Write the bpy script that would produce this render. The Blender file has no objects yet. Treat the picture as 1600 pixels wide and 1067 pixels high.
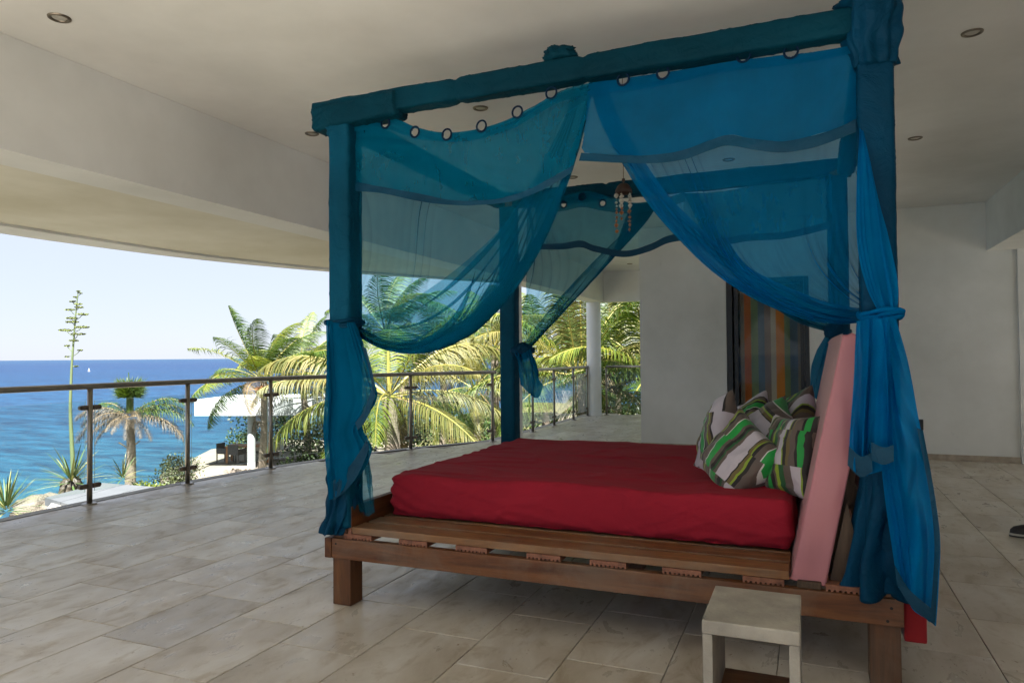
import bpy, bmesh, math, random
from math import sin, cos, pi, radians, sqrt, atan2, exp
from mathutils import Vector, Matrix, noise
R = random.Random(7)
sc = bpy.context.scene
COL = sc.collection

# ------------------------------------------------------------------ camera
FPX = 1111.0
CAMZ = 1.3
cam_d = bpy.data.cameras.new('camera'); cam = bpy.data.objects.new('camera', cam_d); COL.objects.link(cam)
CM = Matrix.Rotation(radians(22.6), 4, 'Z') @ Matrix.Rotation(radians(91.2), 4, 'X') @ Matrix.Rotation(radians(-0.46), 4, 'Z')
cam.matrix_world = Matrix.Translation((0, 0, CAMZ)) @ CM
cam_d.sensor_width = 36; cam_d.lens = FPX / 1600 * 36; cam_d.clip_end = 60000; cam_d.clip_start = .05
sc.camera = cam
CM3 = CM.to_3x3(); CAM = Vector((0, 0, CAMZ))

# ------------------------------------------------------------------ world, sun, exposure
SUN_EL, SUN_AZ = 58, 150         # azimuth clockwise from +Y
world = bpy.data.worlds.new('World'); sc.world = world; world.use_nodes = True
wn = world.node_tree; wn.nodes.clear()
sky = wn.nodes.new('ShaderNodeTexSky'); sky.sky_type = 'NISHITA'; sky.sun_disc = False
sky.sun_elevation = radians(SUN_EL); sky.sun_rotation = radians(SUN_AZ)
sky.altitude = 10; sky.air_density = 1.0; sky.dust_density = .3; sky.ozone_density = 3.0
bg = wn.nodes.new('ShaderNodeBackground'); bg.inputs[1].default_value = .05
wo = wn.nodes.new('ShaderNodeOutputWorld')
veil = wn.nodes.new('ShaderNodeMix'); veil.data_type = 'RGBA'; veil.inputs[0].default_value = .92   # thin even high haze over the blue
veil.inputs[7].default_value = (2.08, 2.24, 2.66, 1)
wn.links.new(sky.outputs[0], veil.inputs[6]); wn.links.new(veil.outputs[2], bg.inputs[0]); wn.links.new(bg.outputs[0], wo.inputs[0])
sd = bpy.data.lights.new('sun', 'SUN'); sun = bpy.data.objects.new('sun', sd); COL.objects.link(sun)
sd.energy = 4.2; sd.angle = radians(.5); sd.color = (1, .97, .92)
sdir = Vector((sin(radians(SUN_AZ)) * cos(radians(SUN_EL)), cos(radians(SUN_AZ)) * cos(radians(SUN_EL)), sin(radians(SUN_EL))))
sun.rotation_euler = sdir.to_track_quat('Z', 'Y').to_euler(); sun.location = (0, 0, 30)
sc.view_settings.view_transform = 'Standard'; sc.view_settings.look = 'None'
sc.view_settings.exposure = 2.85; sc.view_settings.gamma = 1; sc.view_settings.use_curve_mapping = False
sc.render.engine = 'CYCLES'
cy = sc.cycles
cy.use_denoising = True; cy.max_bounces = 14; cy.diffuse_bounces = 8; cy.glossy_bounces = 4
cy.transmission_bounces = 8; cy.transparent_max_bounces = 48; cy.sample_clamp_indirect = 6
cy.caustics_reflective = False; cy.caustics_refractive = False

# ------------------------------------------------------------------ helpers
def ray(u, v): return CM3 @ Vector(((u - 800) / FPX, (533.5 - v) / FPX, -1))
def at(u, v, Y):
    d = ray(u, v); return CAM + d * (Y / d.y)
def atz(u, v, z):
    d = ray(u, v); return CAM + d * ((z - CAMZ) / d.z)
def atd(u, v, dist):
    d = ray(u, v); return CAM + d * dist

def mesh(name, V, F, m=None, parent=None, smooth=False, loc=None, mi=None):
    me = bpy.data.meshes.new(name); me.from_pydata(V, [], F)
    if smooth: me.polygons.foreach_set('use_smooth', [True] * len(F))
    if m:
        for x in (m if isinstance(m, (list, tuple)) else [m]): me.materials.append(x)
    if mi: me.polygons.foreach_set('material_index', mi)
    me.update()
    o = bpy.data.objects.new(name, me); COL.objects.link(o)
    if loc: o.location = loc
    if parent: o.parent = parent
    return o
def empty(name, loc=(0, 0, 0), rz=0):
    o = bpy.data.objects.new(name, None); COL.objects.link(o); o.location = loc; o.rotation_euler = (0, 0, rz)
    o.empty_display_size = .1; return o
def tag(o, label=None, cat=None, group=None, kind=None):
    if label: o['label'] = label
    if cat: o['category'] = cat
    if group: o['group'] = group
    if kind: o['kind'] = kind
    return o
class MB:
    def __init__(s): s.V = []; s.F = []; s.mi = []
    def add(s, V, F, k=0):
        n = len(s.V); s.V += [tuple(v) for v in V]; s.F += [tuple(n + i for i in f) for f in F]; s.mi += [k] * len(F)
    def box(s, x0, x1, y0, y1, z0, z1, k=0, bev=0):
        if bev:
            bm = bmesh.new(); bmesh.ops.create_cube(bm, size=1)
            for v in bm.verts: v.co = Vector(((x0 + x1) / 2 + v.co.x * (x1 - x0), (y0 + y1) / 2 + v.co.y * (y1 - y0), (z0 + z1) / 2 + v.co.z * (z1 - z0)))
            bmesh.ops.bevel(bm, geom=bm.edges[:], offset=bev, segments=2, affect='EDGES', profile=.6)
            bm.verts.index_update()
            s.add([v.co[:] for v in bm.verts], [[v.index for v in f.verts] for f in bm.faces], k); bm.free(); return s
        V = [(x, y, z) for x in (x0, x1) for y in (y0, y1) for z in (z0, z1)]
        s.add(V, [(0, 1, 3, 2), (4, 6, 7, 5), (0, 4, 5, 1), (2, 3, 7, 6), (0, 2, 6, 4), (1, 5, 7, 3)], k); return s
    def tube(s, P, r, n=12, k=0, cap=True):
        P = [Vector(p) for p in P]; N = len(P); rr = r if isinstance(r, (list, tuple)) else [r] * N
        V = []; F = []
        up = Vector((0, 0, 1)); t0 = (P[1] - P[0]).normalized()
        if abs(t0.z) > .9: up = Vector((0, 1, 0))
        for i, p in enumerate(P):
            t = (P[min(i + 1, N - 1)] - P[max(i - 1, 0)]).normalized()
            a = t.cross(up).normalized(); b = a.cross(t); 
            for j in range(n):
                w = 2 * pi * j / n; V.append(p + (a * cos(w) + b * sin(w)) * rr[i])
        for i in range(N - 1):
            for j in range(n): F.append((i * n + j, i * n + (j + 1) % n, (i + 1) * n + (j + 1) % n, (i + 1) * n + j))
        if cap: F.append(tuple(range(n))[::-1]); F.append(tuple((N - 1) * n + j for j in range(n)))
        s.add(V, F, k); return s
    def lathe(s, c, prof, n=24, k=0):
        V = []; F = []
        for (r, z) in prof:
            for j in range(n): V.append((c[0] + r * cos(2 * pi * j / n), c[1] + r * sin(2 * pi * j / n), c[2] + z))
        for i in range(len(prof) - 1):
            for j in range(n): F.append((i * n + j, i * n + (j + 1) % n, (i + 1) * n + (j + 1) % n, (i + 1) * n + j))
        s.add(V, F, k); return s
    def torus(s, c, R_, r, ax, n=20, m=8, k=0):
        ax = Vector(ax).normalized(); u = ax.orthogonal().normalized(); w = ax.cross(u); V = []; F = []
        for i in range(n):
            a = 2 * pi * i / n; d = u * cos(a) + w * sin(a)
            for j in range(m):
                b = 2 * pi * j / m; V.append(Vector(c) + d * (R_ + r * cos(b)) + ax * r * sin(b))
        for i in range(n):
            for j in range(m): F.append((i * m + j, ((i + 1) % n) * m + j, ((i + 1) % n) * m + (j + 1) % m, i * m + (j + 1) % m))
        s.add(V, F, k); return s
    def build(s, name, m, parent=None, smooth=False, loc=None):
        return mesh(name, s.V, s.F, m, parent, smooth, loc, s.mi if isinstance(m, (list, tuple)) else None)
def box(name, x0, x1, y0, y1, z0, z1, m, parent=None, bev=0): return MB().box(x0, x1, y0, y1, z0, z1, bev=bev).build(name, m, parent)
def spline(P, n):
    P = [Vector(p) for p in P]; out = []
    Q = [2 * P[0] - P[1]] + P + [2 * P[-1] - P[-2]]
    D = [0]
    fine = []
    for i in range(1, len(Q) - 2):
        for j in range(16):
            t = j / 16; a, b, c, d = Q[i - 1:i + 3]
            fine.append(.5 * ((2 * b) + (c - a) * t + (2 * a - 5 * b + 4 * c - d) * t * t + (3 * b - a - 3 * c + d) * t ** 3))
    fine.append(P[-1].copy())
    for i in range(1, len(fine)): D.append(D[-1] + (fine[i] - fine[i - 1]).length)
    j = 0
    for i in range(n):
        s = D[-1] * i / (n - 1)
        while j < len(D) - 2 and D[j + 1] < s: j += 1
        f = (s - D[j]) / max(1e-9, D[j + 1] - D[j]); out.append(fine[j].lerp(fine[j + 1], min(1, f)))
    return out

# ------------------------------------------------------------------ materials
def mat(name): 
    m = bpy.data.materials.new(name); m.use_nodes = True
    nt = m.node_tree; nt.nodes.clear(); o = nt.nodes.new('ShaderNodeOutputMaterial'); return m, nt, o
def N(nt, t, **kw):
    n = nt.nodes.new('ShaderNode' + t)
    for k, v in kw.items():
        if k in n.inputs: n.inputs[k].default_value = v
        else: setattr(n, k, v)
    return n
def L(nt, a, b): nt.links.new(a, b)
def ramp(nt, fac, stops, interp='LINEAR'):
    r = nt.nodes.new('ShaderNodeValToRGB'); r.color_ramp.interpolation = interp; e = r.color_ramp.elements
    while len(e) > 1: e.remove(e[-1])
    e[0].position = stops[0][0]; e[0].color = (*stops[0][1], 1)
    for p, c in stops[1:]:
        x = e.new(p); x.color = (*c, 1)
    if fac: L(nt, fac, r.inputs[0])
    return r
def coords(nt, kind='Object', scale=(1, 1, 1), rot=(0, 0, 0)):
    tc = N(nt, 'TexCoord'); mp = N(nt, 'Mapping'); mp.inputs['Scale'].default_value = scale; mp.inputs['Rotation'].default_value = rot
    L(nt, tc.outputs[kind], mp.inputs[0]); return mp.outputs[0]
def noi(nt, vec, scale, detail=4, rough=.55, dist=0):
    n = N(nt, 'TexNoise'); n.inputs['Scale'].default_value = scale; n.inputs['Detail'].default_value = detail
    n.inputs['Roughness'].default_value = rough; n.inputs['Distortion'].default_value = dist
    if vec: L(nt, vec, n.inputs['Vector'])
    return n.outputs[0]
def mixc(nt, fac, a, b, blend='MIX'):
    n = nt.nodes.new('ShaderNodeMix'); n.data_type = 'RGBA'; n.blend_type = blend
    for inp, val in ((n.inputs[0], fac), (n.inputs[6], a), (n.inputs[7], b)):
        if hasattr(val, 'links'): L(nt, val, inp)
        elif isinstance(val, (int, float)): inp.default_value = val
        else: inp.default_value = (*val, 1)
    return n.outputs[2]
def math_(nt, op, a, b=0, c=None):
    n = N(nt, 'Math', operation=op)
    for i, v in enumerate([a, b] + ([c] if c is not None else [])):
        if hasattr(v, 'links'): L(nt, v, n.inputs[i])
        else: n.inputs[i].default_value = v
    return n.outputs[0]
def prin(nt, out, base, rough=.5, bump=None, bstr=.3, bdist=.01, spec=.5, metal=0, **kw):
    p = N(nt, 'BsdfPrincipled'); 
    for inp, val in ((p.inputs['Base Color'], base), (p.inputs['Roughness'], rough)):
        if hasattr(val, 'links'): L(nt, val, inp)
        elif isinstance(val, (int, float)): inp.default_value = val
        else: inp.default_value = (*val, 1)
    p.inputs['Specular IOR Level'].default_value = spec; p.inputs['Metallic'].default_value = metal
    for k, v in kw.items(): p.inputs[k].default_value = v
    if bump is not None:
        b = N(nt, 'Bump'); b.inputs['Strength'].default_value = bstr; b.inputs['Distance'].default_value = bdist
        L(nt, bump, b.inputs['Height']); L(nt, b.outputs[0], p.inputs['Normal'])
    L(nt, p.outputs[0], out.inputs[0]); return p
def simple(name, col, rough=.6, var=.12, scale=8, bump=.15, metal=0, spec=.5, kind='Object', bd=.005, stretch=(1, 1, 1)):
    m, nt, o = mat(name); v = coords(nt, kind, stretch); n = noi(nt, v, scale, 6)
    lo = tuple(c * (1 - var) for c in col); hi = tuple(min(1, c * (1 + var)) for c in col)
    r = ramp(nt, n, [(.3, lo), (.7, hi)]); n2 = noi(nt, v, scale * 9, 4)
    prin(nt, o, r.outputs[0], rough, n2, bump, bd, spec, metal); return m

def mat_travertine():
    m, nt, o = mat('travertine_tile'); tc = N(nt, 'TexCoord'); oi = N(nt, 'ObjectInfo')
    # each tile has its own piece of stone: shift the pattern by the tile's random number
    geo = N(nt, 'NewGeometry'); sh = N(nt, 'Vector' + 'Math', operation='SCALE')
    cmb = N(nt, 'CombineXYZ'); cmb.inputs[0].default_value = 1; cmb.inputs[1].default_value = .6; cmb.inputs[2].default_value = .8
    L(nt, cmb.outputs[0], sh.inputs[0]); k = math_(nt, 'MULTIPLY', oi.outputs['Random'], 37.); L(nt, k, sh.inputs['Scale'])
    add = N(nt, 'VectorMath', operation='ADD'); L(nt, geo.outputs['Position'], add.inputs[0]); L(nt, sh.outputs[0], add.inputs[1])
    mp = N(nt, 'Mapping'); mp.inputs['Scale'].default_value = (1.6, .8, 1); L(nt, add.outputs[0], mp.inputs[0]); v = mp.outputs[0]
    n1 = noi(nt, v, 1.7, 9, .6, .5); n2 = noi(nt, v, 5, 9, .65, .6); n3 = noi(nt, v, 1.1, 3)
    base = ramp(nt, n1, [(.28, (.36, .31, .24)), (.45, (.46, .415, .35)), (.58, (.54, .505, .45)), (.74, (.62, .60, .56))])
    veins = ramp(nt, n2, [(.34, (.66, .58, .48)), (.47, (1, 1, 1))])
    c = mixc(nt, .6, base.outputs[0], veins.outputs[0], 'MULTIPLY')
    # pale bluish worn patches
    pt = ramp(nt, noi(nt, v, 2.6, 7, .65, .3), [(.60, (0, 0, 0)), (.72, (1, 1, 1))])
    c = mixc(nt, math_(nt, 'MULTIPLY', pt.outputs[0], .45), c, (.50, .52, .55))
    tone = ramp(nt, oi.outputs['Random'], [(0, (.92, .92, .93)), (.3, (.98, .96, .92)), (.7, (1.0, .98, .95)), (1, (1.08, 1.07, 1.03))])
    c = mixc(nt, 1, c, tone.outputs[0], 'MULTIPLY')
    # pits
    pit = ramp(nt, noi(nt, v, 38, 5, .6), [(.30, (0, 0, 0)), (.38, (1, 1, 1))])
    pm = ramp(nt, noi(nt, v, 3.1, 2), [(.5, (1, 1, 1)), (.62, (0, 0, 0))])
    pitf = mixc(nt, 1, pit.outputs[0], pm.outputs[0], 'ADD')
    c = mixc(nt, 1, c, mixc(nt, pitf, (.5, .38, .25), (1, 1, 1)), 'MULTIPLY')
    # a few rust brown spots
    sp = ramp(nt, noi(nt, v, 5.5, 6, .7, 1.2), [(.745, (0, 0, 0)), (.775, (1, 1, 1))])
    c = mixc(nt, math_(nt, 'MULTIPLY', sp.outputs[0], .6), c, (.20, .12, .05))
    rg = ramp(nt, n2, [(.3, (.5, .5, .5)), (.7, (.22, .22, .22))])
    h = math_(nt, 'ADD', math_(nt, 'MULTIPLY', pitf, .5), n2)
    prin(nt, o, c, rg.outputs[0], h, .35, .004, .5); return m
M = {}
M['tile'] = mat_travertine()
M['grout'] = simple('grout', (.31, .275, .225), .9, .2, 20)
def mat_plaster(name, col, stain=.07, mk=.86):
    m, nt, o = mat(name); v = coords(nt, 'Object'); n = noi(nt, v, .7, 5, .6); n2 = noi(nt, v, 55, 5)
    mark = ramp(nt, noi(nt, v, 3.3, 6, .72, .5), [(.27, tuple(c * mk for c in col)), (.36, col)])
    r = ramp(nt, n, [(.3, tuple(c * (1 - stain) for c in col)), (.7, (1, 1, 1))])
    c = mixc(nt, 1, mark.outputs[0], r.outputs[0], 'MULTIPLY')
    prin(nt, o, c, .75, math_(nt, 'ADD', n2, math_(nt, 'MULTIPLY', noi(nt, v, 4, 3), 1.5)), .14, .004, .3); return m
M['white'] = mat_plaster('white_wall_paint', (.80, .80, .77))
M['ceiling'] = mat_plaster('ceiling_paint', (.80, .80, .785), .03, .97)
M['soffit'] = mat_plaster('cream_soffit_paint', (.76, .735, .65), .04, .95)
M['column'] = mat_plaster('column_paint', (.84, .84, .82), .04)
M['skirting'] = simple('skirting_stone', (.36, .30, .23), .5, .35, 9)
M['kerb'] = simple('kerb_stone', (.30, .285, .25), .7, .15, 6)
M['steel'] = simple('brushed_steel', (.30, .275, .24), .34, .15, 3, .08, 1.0, stretch=(1, 1, .1))
M['clamp'] = simple('bronze_clamp', (.14, .11, .085), .42, .2, 20, .05, .8)
def mat_glass():
    m, nt, o = mat('railing_glass'); v = coords(nt, 'Object'); sm = ramp(nt, noi(nt, v, 5, 6, .7), [(.35, (.0, .0, .0)), (.8, (.05, .05, .05))])
    t = N(nt, 'BsdfTransparent'); t.inputs[0].default_value = (.93, .96, .94, 1)
    g = N(nt, 'BsdfGlossy'); g.inputs['Roughness'].default_value = .02; g.inputs[0].default_value = (1, 1, 1, 1)
    df = N(nt, 'BsdfDiffuse'); df.inputs[0].default_value = (.62, .66, .60, 1)
    fr = N(nt, 'Fresnel'); fr.inputs[0].default_value = 1.45
    a = N(nt, 'MixShader'); L(nt, sm.outputs[0], a.inputs[0]); L(nt, t.outputs[0], a.inputs[1]); L(nt, df.outputs[0], a.inputs[2])
    b = N(nt, 'MixShader'); L(nt, math_(nt, 'MULTIPLY', fr.outputs[0], .45), b.inputs[0]); L(nt, a.outputs[0], b.inputs[1]); L(nt, g.outputs[0], b.inputs[2])
    L(nt, b.outputs[0], o.inputs[0]); return m
M['glass'] = mat_glass()
m, nt, o = mat('door_glass'); t = N(nt, 'BsdfTransparent'); t.inputs[0].default_value = (.95, .96, .95, 1); g_ = N(nt, 'BsdfGlossy'); g_.inputs['Roughness'].default_value = .01
x = N(nt, 'MixShader'); x.inputs[0].default_value = .01; L(nt, t.outputs[0], x.inputs[1]); L(nt, g_.outputs[0], x.inputs[2]); L(nt, x.outputs[0], o.inputs[0]); M['door_glass'] = m
m, nt, o = mat('glass_edge'); prin(nt, o, (.45, .62, .55), .15, spec=.8); M['glass_edge'] = m
def mat_wood(name, dark, mid, light, along='X', rough=.55, scale=1.0, worn=0):
    m, nt, o = mat(name); s = {'X': (1.2, 14, 14), 'Y': (14, 1.2, 14), 'Z': (14, 14, 1.2)}[along]
    oi = N(nt, 'ObjectInfo'); tc = N(nt, 'TexCoord'); ad = N(nt, 'VectorMath', operation='ADD')
    sc_ = math_(nt, 'MULTIPLY', oi.outputs['Random'], 9.0); L(nt, tc.outputs['Object'], ad.inputs[0]); L(nt, sc_, ad.inputs[1])
    mp = N(nt, 'Mapping'); mp.inputs['Scale'].default_value = tuple(q * scale for q in s); L(nt, ad.outputs[0], mp.inputs[0]); v = mp.outputs[0]
    g = noi(nt, v, 1.1, 8, .62, 1.3); f = noi(nt, v, 6, 5, .6, .3)
    r = ramp(nt, g, [(.25, dark), (.48, mid), (.75, light)])
    c = mixc(nt, .35, r.outputs[0], ramp(nt, f, [(.3, (.45, .4, .35)), (.65, (1.15, 1.1, 1.05))]).outputs[0], 'MULTIPLY')
    if worn:
        big = noi(nt, tc.outputs['Object'], 3.2, 6, .65, .4)
        w = ramp(nt, big, [(.45, (0, 0, 0)), (.7, (1, 1, 1))])
        c = mixc(nt, math_(nt, 'MULTIPLY', w.outputs[0], worn), c, (.20, .17, .13))
    prin(nt, o, c, rough, math_(nt, 'ADD', f, g), .35, .003, .4); return m
M['wood_rail'] = mat_wood('bed_frame_wood', (.045, .014, .004), (.125, .043, .012), (.20, .078, .022), 'X', worn=.4)
M['wood_rail_y'] = mat_wood('bed_frame_wood_cross', (.045, .014, .004), (.11, .038, .011), (.17, .068, .02), 'Y')
M['wood_leg'] = mat_wood('bed_leg_wood', (.04, .014, .005), (.11, .042, .013), (.17, .07, .021), 'Z', worn=.3)
M['wood_board'] = mat_wood('worn_board_wood', (.06, .025, .009), (.18, .08, .028), (.31, .165, .065), 'X', .5, .8, .5)
M['wood_slat'] = mat_wood('grooved_slat_wood', (.10, .042, .024), (.22, .088, .05), (.28, .125, .075), 'Y', .6)
M['wood_dark'] = mat_wood('dark_brace_wood', (.03, .018, .010), (.075, .045, .025), (.12, .08, .05), 'Z', .65)
m, nt, o = mat('screw_hole'); prin(nt, o, (.012, .01, .008), .8); M['hole'] = m
def mat_fabric(name, col, var=.15, wr=3.5, bstr=.5, rough=.8, sheen=.3, aniso=(1, 1, 1), spec=.3, bd=.02):
    m, nt, o = mat(name); v = coords(nt, 'Object', aniso); n = noi(nt, v, wr, 5, .6, 1.2); w = noi(nt, v, 2.0, 4)
    r = ramp(nt, w, [(.3, tuple(c * (1 - var) for c in col)), (.7, tuple(min(1, c * (1 + var)) for c in col))])
    prin(nt, o, r.outputs[0], rough, n, bstr, bd, spec, **{'Sheen Weight': sheen, 'Sheen Roughness': .4}); return m
M['red'] = mat_fabric('red_cotton_sheet', (.27, .008, .022), .10, 4.5, .35, .9, .0, (1, 1, 1.4))
M['red_block'] = mat_fabric('red_upholstery', (.25, .008, .012), .1)
M['pink'] = mat_fabric('pink_vinyl', (.40, .16, .175), .05, 2.2, .3, .42, .1, (1, .5, 1))
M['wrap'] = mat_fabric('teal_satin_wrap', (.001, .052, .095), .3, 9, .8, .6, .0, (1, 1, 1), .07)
M['wrap_shaded'] = mat_fabric('teal_satin_wrap_shaded', (.001, .033, .054), .3, 9, .8, .6, .0, (1, 1, 1), .06)  # same teal wrap, its colour darkened for beams that sit in shade
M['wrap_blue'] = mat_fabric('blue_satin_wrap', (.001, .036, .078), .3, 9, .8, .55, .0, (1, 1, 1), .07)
M['ribbon'] = mat_fabric('teal_satin_ribbon', (.001, .040, .080), .3, 14, .5, .45, .0, (1, 1, 1), .15)
M['grommet'] = mat_fabric('dark_blue_grommet', (.002, .014, .04), .05, 9, .05, .6, 0, (1, 1, 1), .1)
def mat_sheer(name, tint, col, dens, facing=.5):
    # woven voile: part of the light goes straight through the weave, the rest meets dyed thread
    m, nt, o = mat(name); v = coords(nt, 'Object')
    t = N(nt, 'BsdfTransparent'); t.inputs[0].default_value = (*tint, 1)
    nz = noi(nt, v, 2.5, 5, .6, .6); v2 = coords(nt, 'Object', (34, 8, 1.6)); st = noi(nt, v2, 1.0, 6, .65, .5); v3 = coords(nt, 'Object', (3, 3, 2)); cr = noi(nt, v3, 1.6, 6, .6, 2.2)
    bp = N(nt, 'Bump'); bp.inputs['Strength'].default_value = .6; bp.inputs['Distance'].default_value = .03; L(nt, math_(nt, 'ADD', cr, math_(nt, 'MULTIPLY', st, .3)), bp.inputs['Height'])
    cc = ramp(nt, nz, [(.3, tuple(c * .85 for c in col)), (.7, tuple(c * 1.15 for c in col))])
    d = N(nt, 'BsdfDiffuse'); L(nt, cc.outputs[0], d.inputs[0]); L(nt, bp.outputs[0], d.inputs[1])
    tr = N(nt, 'BsdfTranslucent'); L(nt, cc.outputs[0], tr.inputs[0]); L(nt, bp.outputs[0], tr.inputs[1])
    a = N(nt, 'MixShader'); a.inputs[0].default_value = .5; L(nt, d.outputs[0], a.inputs[1]); L(nt, tr.outputs[0], a.inputs[2])
    lw = N(nt, 'LayerWeight'); lw.inputs[0].default_value = .35
    f = math_(nt, 'ADD', math_(nt, 'MULTIPLY', lw.outputs['Facing'], facing), dens); f = math_(nt, 'ADD', f, math_(nt, 'MULTIPLY', math_(nt, 'SUBTRACT', st, .5), .09)); f = math_(nt, 'ADD', f, math_(nt, 'MULTIPLY', math_(nt, 'SUBTRACT', cr, .5), .12)); f = math_(nt, 'MAXIMUM', f, .05); f = math_(nt, 'MINIMUM', f, .97)
    b = N(nt, 'MixShader'); L(nt, f, b.inputs[0]); L(nt, t.outputs[0], b.inputs[1]); L(nt, a.outputs[0], b.inputs[2])
    L(nt, b.outputs[0], o.inputs[0]); return m
M['sheer'] = mat_sheer('teal_voile', (.55, .81, .88), (.002, .21, .36), .30, .3)
M['sheer_dense'] = mat_sheer('teal_voile_doubled', (.40, .72, .82), (.001, .18, .31), .55, .25)
M['sheer_b'] = mat_sheer('blue_voile', (.48, .76, .90), (.001, .20, .46), .36, .3)
M['sheer_dense_b'] = mat_sheer('blue_voile_doubled', (.32, .64, .84), (.001, .165, .36), .64, .25)
M['sheer_backlit'] = mat_sheer('backlit_blue_voile_gathered', (.25, .60, .85), (.001, .21, .50), .86, .12)  # gathered blue voile with light shining through put into its brighter colour
M['sheer_thick'] = mat_sheer('blue_voile_gathered', (.25, .60, .80), (.001, .145, .30), .84, .15)

# ------------------------------------------------------------------ building: floor
EDGE = [(-4.2, -6.5), (-5.2, -3.5), (-5.78, -.5), (-6.02, 2.2), (-6.09, 4.47), (-6.07, 5.56), (-5.94, 6.67), (-5.66, 7.75), (-5.28, 8.78), (-4.58, 10.0), (-4.52, 11.2), (-4.52, 15.25)]
edge = [Vector((p.x, p.y, 0)) for p in spline([(x, y, 0) for x, y in EDGE[:10]], 60)] + [Vector((-4.53, 11.2, 0)), Vector((-4.53, 15.25, 0))]
def edge_x(y):
    for a, b in zip(edge, edge[1:]):
        if a.y <= y <= b.y: return a.x + (b.x - a.x) * (y - a.y) / max(1e-6, b.y - a.y)
    return -4.5
floor_root = empty('terrace_floor'); tag(floor_root, 'pale travertine tiled terrace floor', kind='structure')
poly = [(p.x, p.y) for p in edge] + [(9, 15.25), (9, -6.5)]
n = len(poly)
V = [(x, y, -.012) for x, y in poly] + [(x, y, -.35) for x, y in poly]
F = [tuple(range(n))[::-1], tuple(range(n, 2 * n))] + [(i, (i + 1) % n, n + (i + 1) % n, n + i) for i in range(n)]
F[0] = tuple(reversed(F[0]))
slab = mesh('screed', V, F, M['grout'], floor_root)
# kerb strip along the curved edge
kb = MB(); inn = []
for i, p in enumerate(edge):
    t = (edge[min(i + 1, len(edge) - 1)] - edge[max(i - 1, 0)]).normalized(); nrm = Vector((-t.y, t.x, 0)); inn.append((p + nrm * .07, p - nrm * .05))
V = []
for a, b in inn: V += [(a.x, a.y, .004), (b.x, b.y, .004), (a.x, a.y, -.4)]
F = []
for i in range(len(inn) - 1):
    F += [(3 * i, 3 * i + 1, 3 * i + 4, 3 * i + 3), (3 * i, 3 * i + 3, 3 * i + 5, 3 * i + 2)]
kb.add(V, F); kb.build('edge_strip', M['kerb'], floor_root)
DX, DY = .4235, .6245
known = {-9: 3.0 + .0, -10: 3.11, -11: 2.89, -8: 2.81, -4: 2.935, -7: 2.62, -6: 2.98, -5: 2.72}
tile_meshes = []
def tile_mesh(w, l):
    b = MB(); b.box(0, w, 0, l, -.010, 0, bev=0)
    me = bpy.data.meshes.new('tile'); g = .0017
    V = [(g, g, -.012), (w - g, g, -.012), (w - g, l - g, -.012), (g, l - g, -.012), (g, g, -.002), (w - g, g, -.002), (w - g, l - g, -.002), (g, l - g, -.002), (g + .003, g + .003, 0), (w - g - .003, g + .003, 0), (w - g - .003, l - g - .003, 0), (g + .003, l - g - .003, 0)]
    F = [(0, 1, 5, 4), (1, 2, 6, 5), (2, 3, 7, 6), (3, 0, 4, 7), (4, 5, 9, 8), (5, 6, 10, 9), (6, 7, 11, 10), (7, 4, 8, 11), (8, 9, 10, 11)]
    me.from_pydata(V, [], F); me.materials.append(M['tile']); return me
TM = tile_mesh(DX, DY)
def proj(p):
    q = CM3.transposed() @ (Vector(p) - CAM)
    if q.z > -.3: return None
    return 800 - FPX * q.x / q.z, 533.5 + FPX * q.y / q.z, -q.z
cands = []; rest = MB(); RT = random.Random(3)
for i in range(-16, 22):
    x0 = .709 + i * DX + DX * 0
    off = known.get(i, 2.2 + RT.random() * DY)
    for k in range(-16, 22):
        y0 = off + k * DY
        if y0 > 15.1 or y0 < -6.4: continue
        ex = max(edge_x(y0), edge_x(min(15.2, y0 + DY))) + .035
        if x0 + DX < ex: continue
        clip = x0 < ex
        p = proj((x0 + DX / 2, y0 + DY / 2, 0)); vis = p and -80 < p[0] < 1680 and p[1] < 1140
        hidden = (y0 > 10 and x0 > -2.2) or (x0 > 8.6)
        if hidden: continue
        if clip or not vis:
            xs = max(x0, ex) if clip else x0
            g = .0022
            if clip:
                exa, exb = max(edge_x(y0) + .05, x0), max(edge_x(min(15.2, y0 + DY)) + .05, x0)
                if exa > x0 + DX - .01 or exb > x0 + DX - .01: exa = min(exa, x0 + DX - .02); exb = min(exb, x0 + DX - .02)
                V = [(exa, y0 + g, 0), (x0 + DX - g, y0 + g, 0), (x0 + DX - g, y0 + DY - g, 0), (exb, y0 + DY - g, 0)]
            else: V = [(x0 + g, y0 + g, 0), (x0 + DX - g, y0 + g, 0), (x0 + DX - g, y0 + DY - g, 0), (x0 + g, y0 + DY - g, 0)]
            dz = RT.uniform(-.0008, 0)
            V = [(a, b, dz) for a, b, c in V] + [(a, b, -.012) for a, b, c in V]
            rest.add(V, [(0, 1, 2, 3), (4, 5, 1, 0), (5, 6, 2, 1), (6, 7, 3, 2), (7, 4, 0, 3)])
        else: cands.append((p[2], x0, y0))
cands.sort()
for j, (d, x0, y0) in enumerate(cands):
    if j < 290:
        t = bpy.data.objects.new('tile', TM); COL.objects.link(t); t.parent = floor_root
        t.location = (x0, y0, RT.uniform(-.0008, .0004))
    else:
        g = .0022; rest.add([(x0 + g, y0 + g, -.0004), (x0 + DX - g, y0 + g, -.0004), (x0 + DX - g, y0 + DY - g, -.0004), (x0 + g, y0 + DY - g, -.0004)], [(0, 1, 2, 3)])
tag(rest.build('tiles', M['tile'], floor_root), kind='stuff')

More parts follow.
